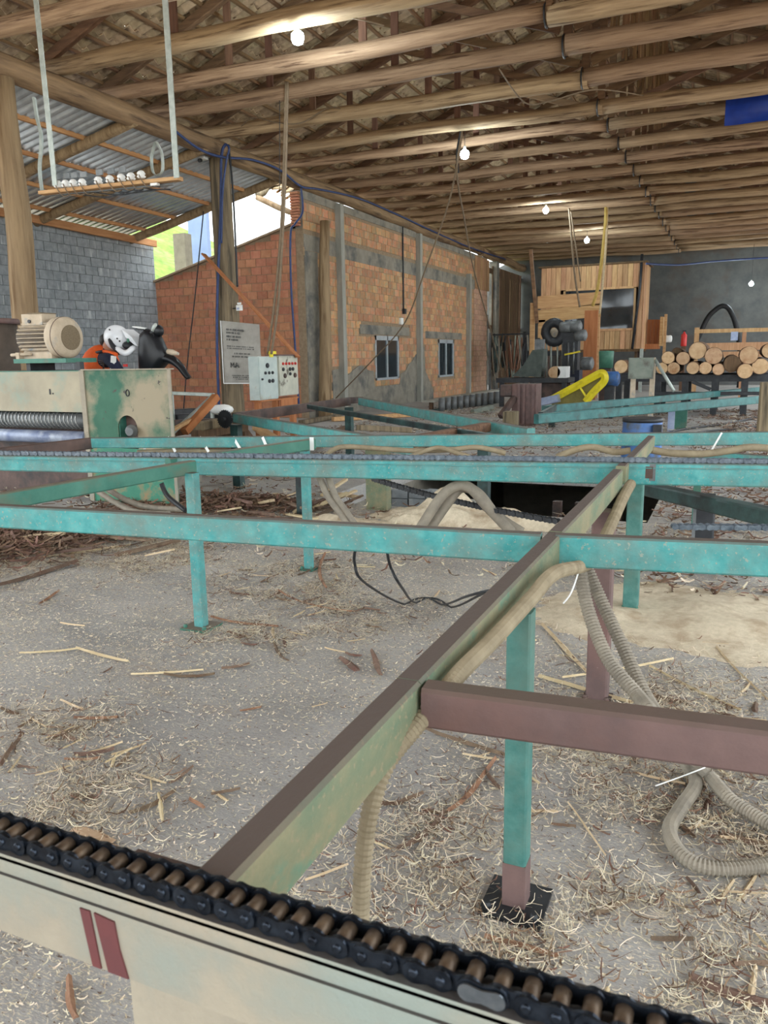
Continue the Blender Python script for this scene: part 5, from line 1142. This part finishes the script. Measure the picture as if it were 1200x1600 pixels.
for y0, y1 in ((513, 519), (535, 547), (549, 558)): MB().box2((Wq(1116, 0).x, 26.95, Wq(1160, y1).z), (Wq(1300, 0).x, 27, Wq(1160, y0).z)).build('rail', m_plank, wfm)
q = Wq(1147, 532); MB().box2((q.x - .1, 26.9, q.z), (q.x + .1, 26.95, q.z + .26)).build('hanging_paper', m_lav, wfm)
# barrel and the grey post on the right
bq = aty(1003, 680, 10.4); br = thing('blue_barrel', (bq.x, 10.4, 0), 'low blue barrel with a dirty rim behind the back rail', 'barrel')
rb_ = .24; zb_ = aty(1003, 655, 10.4).z
MB().lathe([(0, rb_ * .92), (.05, rb_), (zb_ * .5, rb_ * 1.03), (zb_ - .03, rb_), (zb_, rb_ * .96)], (bq.x, 10.4, 0), (0, 0, 1), 22).build('body', m_bluepaint, br); MB().lathe([(0, rb_ * 1.02), (.05, rb_ * 1.02)], (bq.x, 10.4, zb_ - .03), (0, 0, 1), 22).build('rim', m_black, br); MB().box((bq.x + .2, 10.2, zb_ - .1), (.1, .1, .1)).build('clasp', m_black, br)
rp_ = aty(1198, 630, 15.5); tag(MB().bar((rp_.x, 15.5, aty(1197, 597, 15.5).z), (rp_.x, 15.5, 0), .26, .26, drop=False, up=(0, 1, 0)).build('stub_post', m_postw), 'short thick grey post at the right edge where the teal rails end', 'post')
hang('black_cable', [atz(1015, 690, .03), atz(1060, 672, .03), atz(1120, 664, .03), atz(1170, 655, .03), atz(1215, 645, .03)], .02, m_cable, 'upper black cable lying across the floor right of the blue barrel', 'cable')
hang('black_cable', [atz(1030, 694, .03), atz(1090, 676, .03), atz(1150, 670, .03), atz(1215, 664, .03)], .02, m_cable, 'lower black cable lying across the floor right of the blue barrel', 'cable')
a = aty(1075, 703, 7.2); b = aty(1270, 716, 7.0); LR = thing('low_rail', tuple((a + b) / 2), 'short teal rail low behind the back rail at the right edge', 'rail'); MB().bar(a, b, .06, .07).build('rail', m_teal, LR)
for t_ in (.1, .9): q = a.lerp(b, t_); MB().box2((q.x - .03, q.y - .03, 0), (q.x + .03, q.y + .03, q.z - .06)).build('leg', m_teal_dark, LR)
# pit details
for x in (905, 940, 965, 990, 870): q = aty(x, 780, 9.2); MB().box2((q.x - .05, 9.2, -2.4), (q.x + .05, 9.3, -.22)).build('pit_post', m_rustdark, bpy.data.objects['trim_1'])
for k in range(8):
    q = aty(600 + (k % 4) * 27, 765 + (k // 4) * 13, 8.9); MB().box((q.x, 8.9, q.z - .05), (.21, .12, .095)).build('pit_block', m_block, bpy.data.objects['trim_1'])
q = aty(725, 790, 8.8); MB().box2((q.x - .6, 8.9, -2.4), (q.x + .1, 9.0, -.21)).build('pit_wall', m_concrete_col, bpy.data.objects['trim_1'])

# ================================================================ lamps, ropes, hanging rack
for i, (x, y, Y, lab) in enumerate(((465, 57, tieY[1], 'nearest lit bulb, hanging under a log tie beam at the top'), (726, 240, tieY[5], 'second lit bulb from the front, where the ropes are tied'), (853, 328, tieY[11], 'third lit bulb, with a short pull cord'), (917, 375, tieY[15], 'fourth lit bulb, above the wooden cab'), (1174, 443, tieY[-2], 'lit bulb hanging low before the dark back wall'))):
    p = aty(x, y, Y); t = thing('light_bulb', tuple(p), lab, 'lamp', 'bare bulbs under the roof')
    pass
    MB().lathe([(-.10, .03), (-.08, .068), (-.025, .085), (.03, .08), (.065, .042), (.075, .024)], p, (0, 0, 1), 14).build('globe', m_bulb, t)
    MB().lathe([(.07, .022), (.13, .026), (.15, .01)], p, (0, 0, 1), 10).build('socket', m_white, t)
    zt3 = 5.76
    MB().tube([p + Vector((0, 0, .15)), (p.x, p.y, max(zt3, p.z + .2))], .006, 5).build('cord', m_cable, t)
    ld = bpy.data.lights.new('bulb_light', 'POINT'); ld.energy = 75; ld.color = (.82, .96, 1); ld.shadow_soft_size = .07
    lo = bpy.data.objects.new('bulb_light', ld); COL.objects.link(lo); lo.parent = t; lo.location = (0, 0, -.2)
R1 = tieY[4] + .02
hang('rope', [aty(722, 205, R1), aty(717, 240, R1), aty(700, 320, R1 + .6), aty(665, 420, R1 + 1.6), aty(632, 505, R1 + 2.6), aty(580, 565, R1 + 3.6), aty(525, 622, R1 + 4.6)], .016, m_rope, 'thin rope slanting down left across the brick wall windows', 'rope')
hang('rope', [aty(722, 205, R1), aty(714, 270, R1), aty(725, 340, R1 + 2), aty(740, 420, R1 + 4.5), aty(765, 510, R1 + 8), aty(785, 590, R1 + 12)], .016, m_rope, 'thin rope slanting down right towards the doorway', 'rope')
hang('rope', [aty(720, 205, R1), aty(714, 240, R1), aty(716, 270, R1)], .02, m_cable, 'knotted dark rope end near the second bulb', 'rope')
hang('yellow_strip', [Vector((aty(947, 322, 25.4).x, 25.4, 5.75)), aty(946, 350, 25.2), aty(941, 400, 25.3), aty(934, 450, 25.6), aty(926, 478, 25.8)], .05, mat('yellow_wood_strip', (176, 146, 74), (196, 168, 98), 6, .8), 'yellowish strip hanging from the roof in front of the cab', 'strip')
hang('yellow_strip', [Vector((aty(949, 322, 25.4).x, 25.4, 5.75)), aty(947, 380, 25.1), aty(942, 440, 25.2), aty(937, 490, 25.3)], .035, m_sliver, 'pale strip hanging just right of the yellowish one', 'strip')
hang('rope', [aty(889, 325, 24.2), aty(893, 370, 24.3), aty(898, 430, 24.5), aty(906, 480, 24.7)], .03, m_rope, 'left pale rope hanging above the band saw', 'rope'); hang('rope', [aty(892, 330, 24.2), aty(899, 380, 24.3), aty(907, 440, 24.5)], .02, m_rope, 'thin right rope hanging above the band saw', 'rope')
hang('blue_cable', [aty(1010, 412, 31), aty(1060, 414, 33), aty(1110, 409, 35), aty(1160, 405, 36), aty(1215, 402, 37)], .04, m_blue, 'dark blue cable along the top of the dark back wall', 'cable')
hang('wire', [aty(600, 40 + 0, 10.2), aty(570, 32, 10.0), aty(530, 25, 9.95)], .01, m_rope, 'pale wire stub at the tie beam right of the nearest bulb', 'wire')
hang('wire', [aty(780, 108, tieY[3]), aty(820, 160, tieY[4]), aty(860, 158, tieY[4]), aty(930, 140, tieY[4]), aty(1010, 150, tieY[5])], .012, m_rope, 'pale wire strung loosely between tie beams at the right', 'wire')
bt = aty(1175, 158, 16.1); TP = MB(); 
vs = []; 
for j in range(7):
    for i in range(13):
        vs.append((bt.x - .42 + i * .25, 16.1 + .05 * noise.noise((i * .5, j * .5, 0)), bt.z + .25 - .1 * j + .03 * noise.noise((i * .6, j, 3))))
k0 = len(vs); vs += [(v[0], v[1] + .01, v[2]) for v in vs]; fs = []
for j in range(6):
    for i in range(12): a = j * 13 + i; fs += [(a, a + 1, a + 14, a + 13), tuple(q + k0 for q in (a + 13, a + 14, a + 1, a))]
tag(TP.add(vs, fs, True).build('tarpaulin', m_bluetarp), 'deep blue tarpaulin hanging among the trusses at the right edge', 'tarpaulin')
# hanging insulator rack
HRY = atd(170, 290, 8.8).y
def K_(x, y, dy=0): return aty(x, y, HRY + dy)
HR_ = thing('insulator_rack', tuple(K_(170, 290)), 'wooden insulator board hung by galvanised strips from the roof at the left', 'rack')
MB().bar(K_(64, 299), K_(282, 276), .09, .04).build('board', m_plankh, HR_)
MB().bar(K_(80, 302, .06), K_(270, 285, .06), .03, .03).build('rear_bar', m_gym, HR_)
for (x0, y0, x1, y1) in ((53, -30, 86, 290), (256, -30, 276, 278)): MB().bar(K_(x0, y0, -.05), K_(x1, y1, -.05), .07, .012, drop=False, up=(0, 1, 0)).build('hanger_strip', m_galv, HR_)
MB().tube(spline([K_(53, 152, .06), K_(58, 185, .06), K_(64, 210, .06), K_(64, 235, .06), K_(62, 265, .06), K_(66, 300, .06)], 5), .03, 4, smooth=False, flat=.3).build('hanger_strip', m_galv, HR_)
MB().tube(spline([K_(243, 222, .05), K_(237, 245, .05), K_(239, 268, .05), K_(247, 274, .05), K_(254, 266, .05), K_(253, 240, .05), K_(245, 222, .05)], 5), .026, 4, smooth=False, flat=.3).build('strip_loop', m_galv, HR_)
for i, (x, y) in enumerate(((91, 291), (103, 290), (115, 289), (129, 288), (154, 285), (172, 283), (190, 281), (205, 279), (221, 276))):
    p = K_(x, y + 3); ins = MB().lathe([(0, .035), (.02, .05), (.035, .035), (.05, .048), (.075, .03), (.085, .01)], p, (0, 0, 1), 12).build('insulator', m_white, HR_)
    MB().box(p + Vector((0, .03, .13)), (.09, .02, .06)).build('terminal', m_gym, ins) if i < 7 else None
    MB().tube(spline([p + Vector((.01, -.05, .03)), p + Vector((.06, -.06, -.05)), p + Vector((.1, -.03, -.1)), p + Vector((.16, 0, -.09))], 4), .006, 5).build('wire_tail', m_rope, HR_)
MB().box(K_(242, 285), (.09, .05, .07)).build('junction_box', m_white, HR_)
for k in range(5): MB().tube(spline([K_(120 + k * 25, 303 - k * 3, .08), K_(170 + k * 18, 308 - k * 3, .08), K_(210 + k * 14, 296, .08)], 5), .007, 5).build('wire_tail', m_cable, HR_)

# ================================================================ sawdust, chips and bark on the floor
def heap(name, cx_, cy_, rx, ry, h, m, label, cat='sawdust', seed=0, nx_=36):
    vs = []; fs = []
    for j in range(nx_ + 1):
        for i in range(nx_ + 1):
            u, v = i / nx_ * 2 - 1, j / nx_ * 2 - 1; d = math.hypot(u, v)
            d *= 1 + .35 * noise.noise((u * 2 + seed, v * 2, 4)) + .2 * noise.noise((u * 7, v * 7, seed + 2)); z = h * max(0, 1 - d ** 1.2) ** 1.4 * (1 + .6 * noise.noise((u * 2.5 + seed, v * 2.5, 0))) + .06 * h * noise.noise((u * 14, v * 14, seed)) * (d < 1)
            z -= .010
            if d > .97: z = -.012
            vs.append((cx_ + u * rx, cy_ + v * ry, z + .002))
    for j in range(nx_):
        for i in range(nx_):
            a = j * (nx_ + 1) + i; fs.append((a, a + 1, a + nx_ + 2, a + nx_ + 1))
    return tag(MB().add(vs, fs, True).build(name, m), label, cat, kind='stuff')
g = atz(725, 815, 0); heap('sawdust_heap', g.x, g.y - .05, .95, .38, .30, m_sawdust, 'pale sawdust heap at the near edge of the pit', seed=1)
g = atz(520, 820, 0); heap('sawdust_heap', g.x + .1, g.y, .7, .42, .10, m_sawdust, 'low sawdust heap left of the main one, by the hanging hoses', seed=4)
g = atz(1090, 965, 0); heap('sawdust_drift', g.x, g.y + .05, 1.1, .75, .07, m_sawdust, 'flat fan of pale sawdust on the floor at the right', seed=2)
g = atz(900, 990, 0); heap('sawdust_drift', g.x + .1, g.y + .3, .55, .45, .05, m_sawdust, 'thin sawdust spread round the brown steel post', seed=6)
def chips(name, n, area, L, Wd, m, label, seed, curl=.3, zmax=.02, dens=None):
    r = np.random.RandomState(seed); V = []; F = []
    x0, x1, y0, y1 = area; cnt = 0
    mb = MB(); tries = 0
    while cnt < n and tries < n * 12:
        tries += 1
        x = r.uniform(x0, x1); y = r.uniform(y0, y1)
        if dens is not None and r.rand() > dens(x, y): continue
        if PX0 - .02 < x < PX1 + .02 and PY0 - .02 < y < PY1 + .02: continue
        if any((x - fx_) ** 2 + (y - fy_) ** 2 < fr_ * fr_ for fx_, fy_, fr_ in FEET) and r.rand() > .12: continue
        a = r.uniform(0, 2 * PI); l = L[0] + (L[1] - L[0]) * r.rand() ** 2; w = r.uniform(*Wd); z = .002 + r.rand() * zmax
        kc = r.uniform(-1, 1) * curl * 5; up = r.uniform(0, curl) * l; tilt = r.uniform(-.6, .6) * w
        o = len(mb.v); px_, py_, an = x, y, a
        for i in range(4):
            t = i / 3; wz = w * (1 - .55 * abs(2 * t - 1)) / 2; zz = z + up * 4 * (t - .5) ** 2
            sx, sy = -math.sin(an) * wz, math.cos(an) * wz
            mb.v += [(px_ + sx, py_ + sy, zz + max(tilt, 0)), (px_ - sx, py_ - sy, zz + max(-tilt, 0))]
            px_ += math.cos(an) * l / 3; py_ += math.sin(an) * l / 3; an += kc / 3
        for i in range(3): mb.f.append((o + 2 * i, o + 2 * i + 1, o + 2 * i + 3, o + 2 * i + 2)); mb.sm.append(False)
        cnt += 1
    return tag(mb.build(name, m), label, 'wood chips', kind='stuff')
FEET = [(atz(806, 1412, 0).x, atz(806, 1412, 0).y, .10)] + [(atz(x, y, 0).x, atz(x, y, 0).y, .085) for x, y in ((315, 980), (483, 890), (985, 952))]
def nz2(x, y, s=1.6, k=0): return noise.noise((x * s, y * s, k)) * .5 + .5
ce = [(atz(x, y, 0), r_) for x, y, r_ in ((1000, 1480, .55), (1130, 1330, .5), (950, 1250, .45), (700, 1330, .35), (820, 1480, .5), (1050, 1120, .5), (40, 1170, .35), (30, 860, .9), (220, 870, .6), (200, 1240, .25), (450, 910, .5), (520, 960, .4), (400, 990, .3), (120, 1260, .3), (1180, 1180, .5), (620, 1500, .3))]
def zone(x, y):
    d = 0
    for c_, r_ in ce: d = max(d, math.exp(-(((x - c_.x) ** 2 + (y - c_.y) ** 2) / (r_ * r_))))
    return d
ce2 = [(atz(x, y, 0), r_) for x, y, r_ in ((20, 850, .7), (120, 835, .6), (380, 785, .7), (480, 775, .6), (250, 800, .6))]
def clump2(x, y): return max(math.exp(-((x - c_.x) ** 2 + (y - c_.y) ** 2) / (r_ * r_)) for c_, r_ in ce2) ** 1.5
def clump(x, y): return zone(x, y) ** 1.2 * (.12 + .88 * (nz2(x, y, 3.3, 7) > .47)) * (.5 + .5 * (nz2(x, y, 9, 4) > .4))
def dall(x, y): return .16 + .3 * (nz2(x, y, 2.2) > .42) * nz2(x, y, 9, 2) + .6 * (nz2(x, y, 1.1, 5) ** 2)
chips('fine_chips', 120000, (-5.2, 1.6, .75, 7.2), (.007, .026), (.002, .0055), m_shred, 'fine pale wood chips strewn all over the concrete floor', 1, .25, .004, dall)
chips('dark_chips', 5000, (-4.6, 1.8, .8, 7.2), (.006, .03), (.002, .006), m_shredb, 'small dark bark crumbs strewn over the concrete floor', 2, .25, .005, lambda x, y: .1 + zone(x, y) + .3 * (nz2(x, y, 2, 3) > .6))
chips('wood_shavings', 34000, (-5.6, 1.5, .75, 6.6), (.012, .085), (.001, .0034), m_shred, 'tangled pale wood shavings heaped in patches on the floor', 3, .32, .022, lambda x, y: clump(x, y))
chips('bark_shreds', 7000, (-5.6, 1.5, .75, 6.6), (.02, .10), (.0015, .007), m_shredb, 'dark shredded bark mixed into the shavings on the floor', 4, .25, .018, lambda x, y: clump(x, y))
chips('scrap_bark', 5000, (-6.6, -2.2, 3.5, 7.1), (.05, .30), (.006, .03), m_shredb, 'dark bark scraps piled behind the front rail at the left', 9, .2, .06, lambda x, y: clump2(x, y))
chips('bark_litter', 16000, (-8, 5, 5.0, 22), (.04, .22), (.01, .03), m_shredb, 'brown bark litter covering the floor round the pit and the second frame', 5, .25, .05, lambda x, y: (.25 + .75 * (x > PX1 + .05)) * (nz2(x, y, .9, 8) > .40))
chips('pale_litter', 10000, (-8, 5, 5.0, 22), (.03, .16), (.004, .018), m_shred, 'pale splinters mixed with bark litter round the pit', 6, .25, .05, lambda x, y: .2 + .8 * (nz2(x, y, .9, 8) > .45))
# bark pieces and slats that can be picked out one by one
def strip_mesh(L, W, T, seed, m, bend=.05):
    n_ = 7; r = random.Random(seed); vs = []
    for i in range(n_):
        t = i / (n_ - 1); x = (t - .5) * L; w = W * (.55 + .45 * math.sin(PI * min(max(t, .08), .92))) * r.uniform(.8, 1.1); yb = bend * L * math.sin(t * 3 + seed) ; z = r.uniform(0, .25) * T + ((t - .5) ** 2 * 2 * bend * L)
        for yy, zz in ((-w / 2, 0), (0, T * .9), (w / 2, 0), (0, -T * .0)): vs.append((x, yb + yy, max(z + zz, 0)))
    fs = [(i * 4 + k, i * 4 + (k + 1) % 4, (i + 1) * 4 + (k + 1) % 4, (i + 1) * 4 + k) for i in range(n_ - 1) for k in range(4)] + [(3, 2, 1, 0), ((n_ - 1) * 4, (n_ - 1) * 4 + 1, (n_ - 1) * 4 + 2, (n_ - 1) * 4 + 3)]
    return MB().add(vs, fs)
VAR = [strip_mesh(.10, .022, .008, k, m_barkstrip).mesh('bark_piece', m_barkstrip, (0, 0, 0))[0] for k in range(6)]
VSL = [strip_mesh(.12, .012, .005, 20 + k, m_sliver, .02).mesh('wood_splinter', m_sliver, (0, 0, 0))[0] for k in range(5)]
def lay(name, x0, y0, x1, y1, W, T, m, label, cat, seed, bend=.04, z0=.004, z1=.004):
    a = atz(x0, y0, z0); b = atz(x1, y1, z1); d = b - a; mb = strip_mesh(d.length, W, T, seed, m, bend)
    an = math.atan2(d.y, d.x); R = Matrix.Rotation(an, 3, 'Z'); c = (a + b) / 2; slope = (z1 - z0) / d.length
    mb.v = [tuple(c + R @ Vector(v) + Vector((0, 0, v[0] * slope))) for v in mb.v]
    return tag(mb.build(name, m), label, cat)
m_brk2 = mat('fresh_orange_bark', (126, 90, 68), (160, 122, 96), 18, .85, bump=.4, c3=(98, 70, 58), s3=8)
m_pale = m_sliver
PIECES = [('bark_strip', -10, 922, 122, 882, .07, .02, m_barkstrip, 'long dark bark strip lying at the left under the front rail', 'bark'),
 ('bark_strip', 30, 1025, 125, 1014, .02, .008, m_pale, 'pale curled strip left of the split pale piece', 'bark'), ('wood_scrap', 118, 1014, 202, 1034, .026, .010, m_pale, 'split pale slat with orange end on the left floor', 'slat'),
 ('bark_strip', 256, 1056, 336, 1055, .028, .010, m_barkstrip, 'dull red bark strip beside the pale slat, left of the centre', 'bark'), ('wood_scrap', 205, 1054, 318, 1048, .016, .008, m_pale, 'pale slat lying along the red bark strip, left of the centre', 'slat'),
 ('bark_strip', 118, 1122, 182, 1125, .022, .010, m_brk2, 'short red brown bark stick above the left bark heap', 'bark'), ('bark_strip', 70, 1160, 128, 1138, .02, .008, m_barkstrip, 'brown bark stick in the left bark heap, topmost', 'bark'), ('bark_strip', 5, 1200, 32, 1150, .028, .012, m_barkstrip, 'dark curved bark piece in the left bark heap', 'bark'),
 ('bark_strip', 100, 1190, 158, 1184, .018, .008, m_brk2, 'red bark stick at the right of the left bark heap', 'bark'), ('bark_strip', 182, 1200, 200, 1178, .022, .006, m_barkstrip, 'small dark bark chip alone in the left foreground', 'bark'), ('bark_strip', 200, 1272, 275, 1238, .028, .010, m_barkstrip, 'dark red bark strip among shavings, left foreground', 'bark'), ('bark_strip', 262, 1225, 304, 1200, .02, .008, m_barkstrip, 'thin dark bark strip above the dark red one, left foreground', 'bark'), ('bark_strip', 298, 1250, 318, 1265, .018, .012, m_brk2, 'small pinkish wood chunk, left of the cross rail', 'bark'), ('wood_scrap', 332, 1236, 356, 1252, .016, .004, m_pale, 'short pale chip beside the pinkish chunk', 'slat'),
 ('bark_sheet', 110, 1302, 178, 1318, .08, .006, mat('tan_bark_sheet', (184, 154, 124), (206, 178, 150), 8, .9), 'broad tan bark flake just behind the nearest chain', 'bark'), ('bark_strip', 104, 1530, 124, 1592, .020, .012, m_brk2, 'orange brown bark chip at bottom left below the cream rail', 'bark'),
 ('bark_strip', 620, 1330, 695, 1272, .030, .014, m_barkstrip, 'grey brown bark stick, lower one right of the tan conduit', 'bark'), ('bark_strip', 690, 1270, 782, 1192, .024, .012, m_brk2, 'long two tone bark stick right of the tan conduit', 'bark'), ('bark_strip', 668, 1140, 790, 1190, .026, .012, m_barkstrip, 'brown stick lying under the brown rail towards the leg', 'bark'),
 ('wood_scrap', 842, 1058, 990, 1100, .040, .012, m_pale, 'wide pale slat lying behind the brown rail', 'slat'), ('wood_scrap', 845, 978, 920, 1052, .030, .014, m_pale, 'splintered pale slat left of the brown post', 'slat'), ('wood_scrap', 880, 1062, 1050, 1030, .016, .010, m_pale, 'thin pale slat crossing behind the brown post', 'slat'), ('wood_scrap', 1015, 1042, 1158, 1112, .018, .010, m_pale, 'long thin slat slanting right of the grey conduits', 'slat'), ('wood_scrap', 1122, 1012, 1198, 1096, .014, .008, m_pale, 'thin grey slat lying near the right edge', 'slat'), ('wood_scrap', 1080, 1114, 1198, 1128, .012, .006, m_pale, 'pale splinter lying just behind the brown rail at right', 'slat'),
 ('bark_strip', 758, 1466, 872, 1500, .024, .010, m_brk2, 'orange curled bark strip near the nearest chain, bottom centre', 'bark'), ('wood_scrap', 886, 1255, 948, 1338, .008, .006, m_pale, 'thin pale stick right of the near teal leg', 'slat'), ('wood_scrap', 1155, 1410, 1182, 1362, .014, .006, m_pale, 'short pale splinter below the conduit loop', 'slat'), ('bark_sheet', 1080, 1530, 1210, 1570, .05, .012, m_barkstrip, 'broad pinkish bark slab at the bottom right corner', 'bark'),
 ('bark_strip', 440, 925, 545, 962, .022, .008, m_brk2, 'thin orange bark strip lying under the front rail, centre left', 'bark'), ('bark_strip', 335, 965, 430, 985, .03, .010, m_brk2, 'reddish bark strip right of the left leg foot', 'bark'), ('bark_strip', 505, 925, 514, 870, .03, .014, m_brk2, 'upright orange bark chip by the second leg', 'bark'), ('bark_strip', 530, 1030, 560, 1050, .05, .012, m_barkstrip, 'dark bark clump lying in the middle of the floor', 'bark'), ('bark_strip', 575, 1020, 602, 1058, .03, .012, m_barkstrip, 'bark stick beside the dark clump in the middle', 'bark'), ('bark_strip', 425, 1005, 455, 1035, .02, .008, m_barkstrip, 'small bark stick right of the red bark strip', 'bark'), ('wood_scrap', 95, 868, 205, 852, .05, .010, m_pale, 'tapered pale slat under the front rail at the left', 'slat'), ('wood_scrap', 0, 880, 180, 856, .03, .010, m_pale, 'long pale lath left of the tapered slat', 'slat'), ('bark_strip', 60, 945, 95, 925, .03, .010, m_brk2, 'short reddish bark piece below the long dark strip', 'bark'), ('bark_strip', 375, 1112, 408, 1106, .016, .006, m_brk2, 'tiny red bark chip alone in the floor centre', 'bark'), ('bark_strip', 120, 1185, 190, 1160, .016, .006, m_pale, 'pale curl beside the left bark heap', 'bark')]
for i, P_ in enumerate(PIECES): lay(*P_, i, .06 if P_[0] != 'wood_scrap' else .015)
rnd = random.Random(21); cnt = 0; LOOSE = []; SCR = []
while cnt < 150:
    x = rnd.uniform(-3.8, 1.0); y = rnd.uniform(.85, 6.0)
    if rnd.random() > .06 + zone(x, y): continue
    px, py, d = proj((x, y, 0))
    if not (0 < px < 1200 and 780 < py < 1600): continue
    cnt += 1
    sp = rnd.random() < .45; nm = 'wood_splinter' if sp else 'bark_piece'
    o = bpy.data.objects.new(nm, rnd.choice(VSL if sp else VAR)); COL.objects.link(o); o.location = (x, y, .006); o.rotation_euler = (rnd.uniform(-.05, .05), rnd.uniform(-.06, .06), rnd.uniform(0, 6.28)); k = rnd.uniform(.6, 1.5); o.scale = (k, k * rnd.uniform(.7, 1.2), k)
    LOOSE.append((o, sp, x, y))
LMK = [(806, 1412, 'the foot of the near teal leg'), (315, 980, 'the foot of the left teal leg'), (483, 890, 'the foot of the second teal leg'), (985, 952, 'the foot of the right teal leg'), (933, 1092, 'the foot of the brown post'), (1060, 1300, 'the grey conduit loop'), (60, 1170, 'the left bark heap'), (1150, 1550, 'the bottom right corner'), (565, 1440, 'the low end of the tan conduit'), (690, 1240, 'the bent two tone bark stick'), (1000, 1480, 'the shavings at bottom right'), (220, 1250, 'the dark red strip at lower left'), (30, 870, 'the scrap heap at left')]
byL = {}
for o, sp, x, y in LOOSE:
    dl = sorted(((atz(a, b, 0) - Vector((x, y, 0))).length, n_) for a, b, n_ in LMK); byL.setdefault((dl[0][1], sp), []).append((dl[0][0], o))
for (n_, sp), lst in byL.items():
    lst.sort(key=lambda t_: t_[0])
    for k, (d_, o) in enumerate(lst):
        tag(o, ('loose pale splinter, ' if sp else 'loose brown bark piece, ') + (ORD[k] + ' nearest to ' if k < 24 else 'far out from ') + n_, 'splinter' if sp else 'bark', 'loose splinters on the floor' if sp else 'loose bark pieces on the floor')
# heap of laths and bark behind the front rail at the left
for i in range(26):
    x0 = rnd.uniform(-20, 230); y0 = rnd.uniform(795, 870); L = rnd.uniform(40, 130); a = rnd.uniform(-.6, .25)
    sp = rnd.random() < .4
    pa = atz(x0, y0, .02); pb = atz(x0 + L * math.cos(a), y0 + L * math.sin(a) * .7, rnd.uniform(.03, .12))
    if (pb - pa).length > 1.4: pb = pa + (pb - pa) * (1.4 / (pb - pa).length)
    mb = MB().bar(pa, pb, rnd.uniform(.03, .06), rnd.uniform(.012, .03), drop=False)
    SCR.append((mb.build('scrap_lath' if sp else 'bark_slab', m_sliver if sp else m_barkstrip), sp, 0, proj((pa + pb) / 2)[0]))
for i in range(26):
    x0 = rnd.uniform(320, 560); y0 = rnd.uniform(770, 810); L = rnd.uniform(20, 70); a = rnd.uniform(-.8, .5)
    pa = atz(x0, y0, .02); pb = atz(x0 + L * math.cos(a), y0 + L * math.sin(a) * .7, rnd.uniform(.03, .15))
    if (pb - pa).length > 1.2: pb = pa + (pb - pa) * (1.2 / (pb - pa).length)
    sp = rnd.random() < .4
    SCR.append((MB().bar(pa, pb, rnd.uniform(.03, .07), rnd.uniform(.012, .03), drop=False).build('scrap_lath' if sp else 'bark_slab', m_sliver if sp else m_barkstrip), sp, 1, proj((pa + pb) / 2)[0]))

for hp_ in (0, 1):
    for sp in (True, False):
        for k, t_ in enumerate(sorted([q for q in SCR if q[1] == sp and q[2] == hp_], key=lambda q: q[3])):
            tag(t_[0], ('pale lath in the ' if sp else 'bark slab in the ') + ('scrap heap behind the front rail at left, ' if hp_ == 0 else 'scrap heap beyond the middle rail, ') + ORD[k] + ' from the left', 'lath' if sp else 'slab', ('pale laths' if sp else 'bark slabs') + (' in the left scrap heap' if hp_ == 0 else ' in the middle scrap heap'))
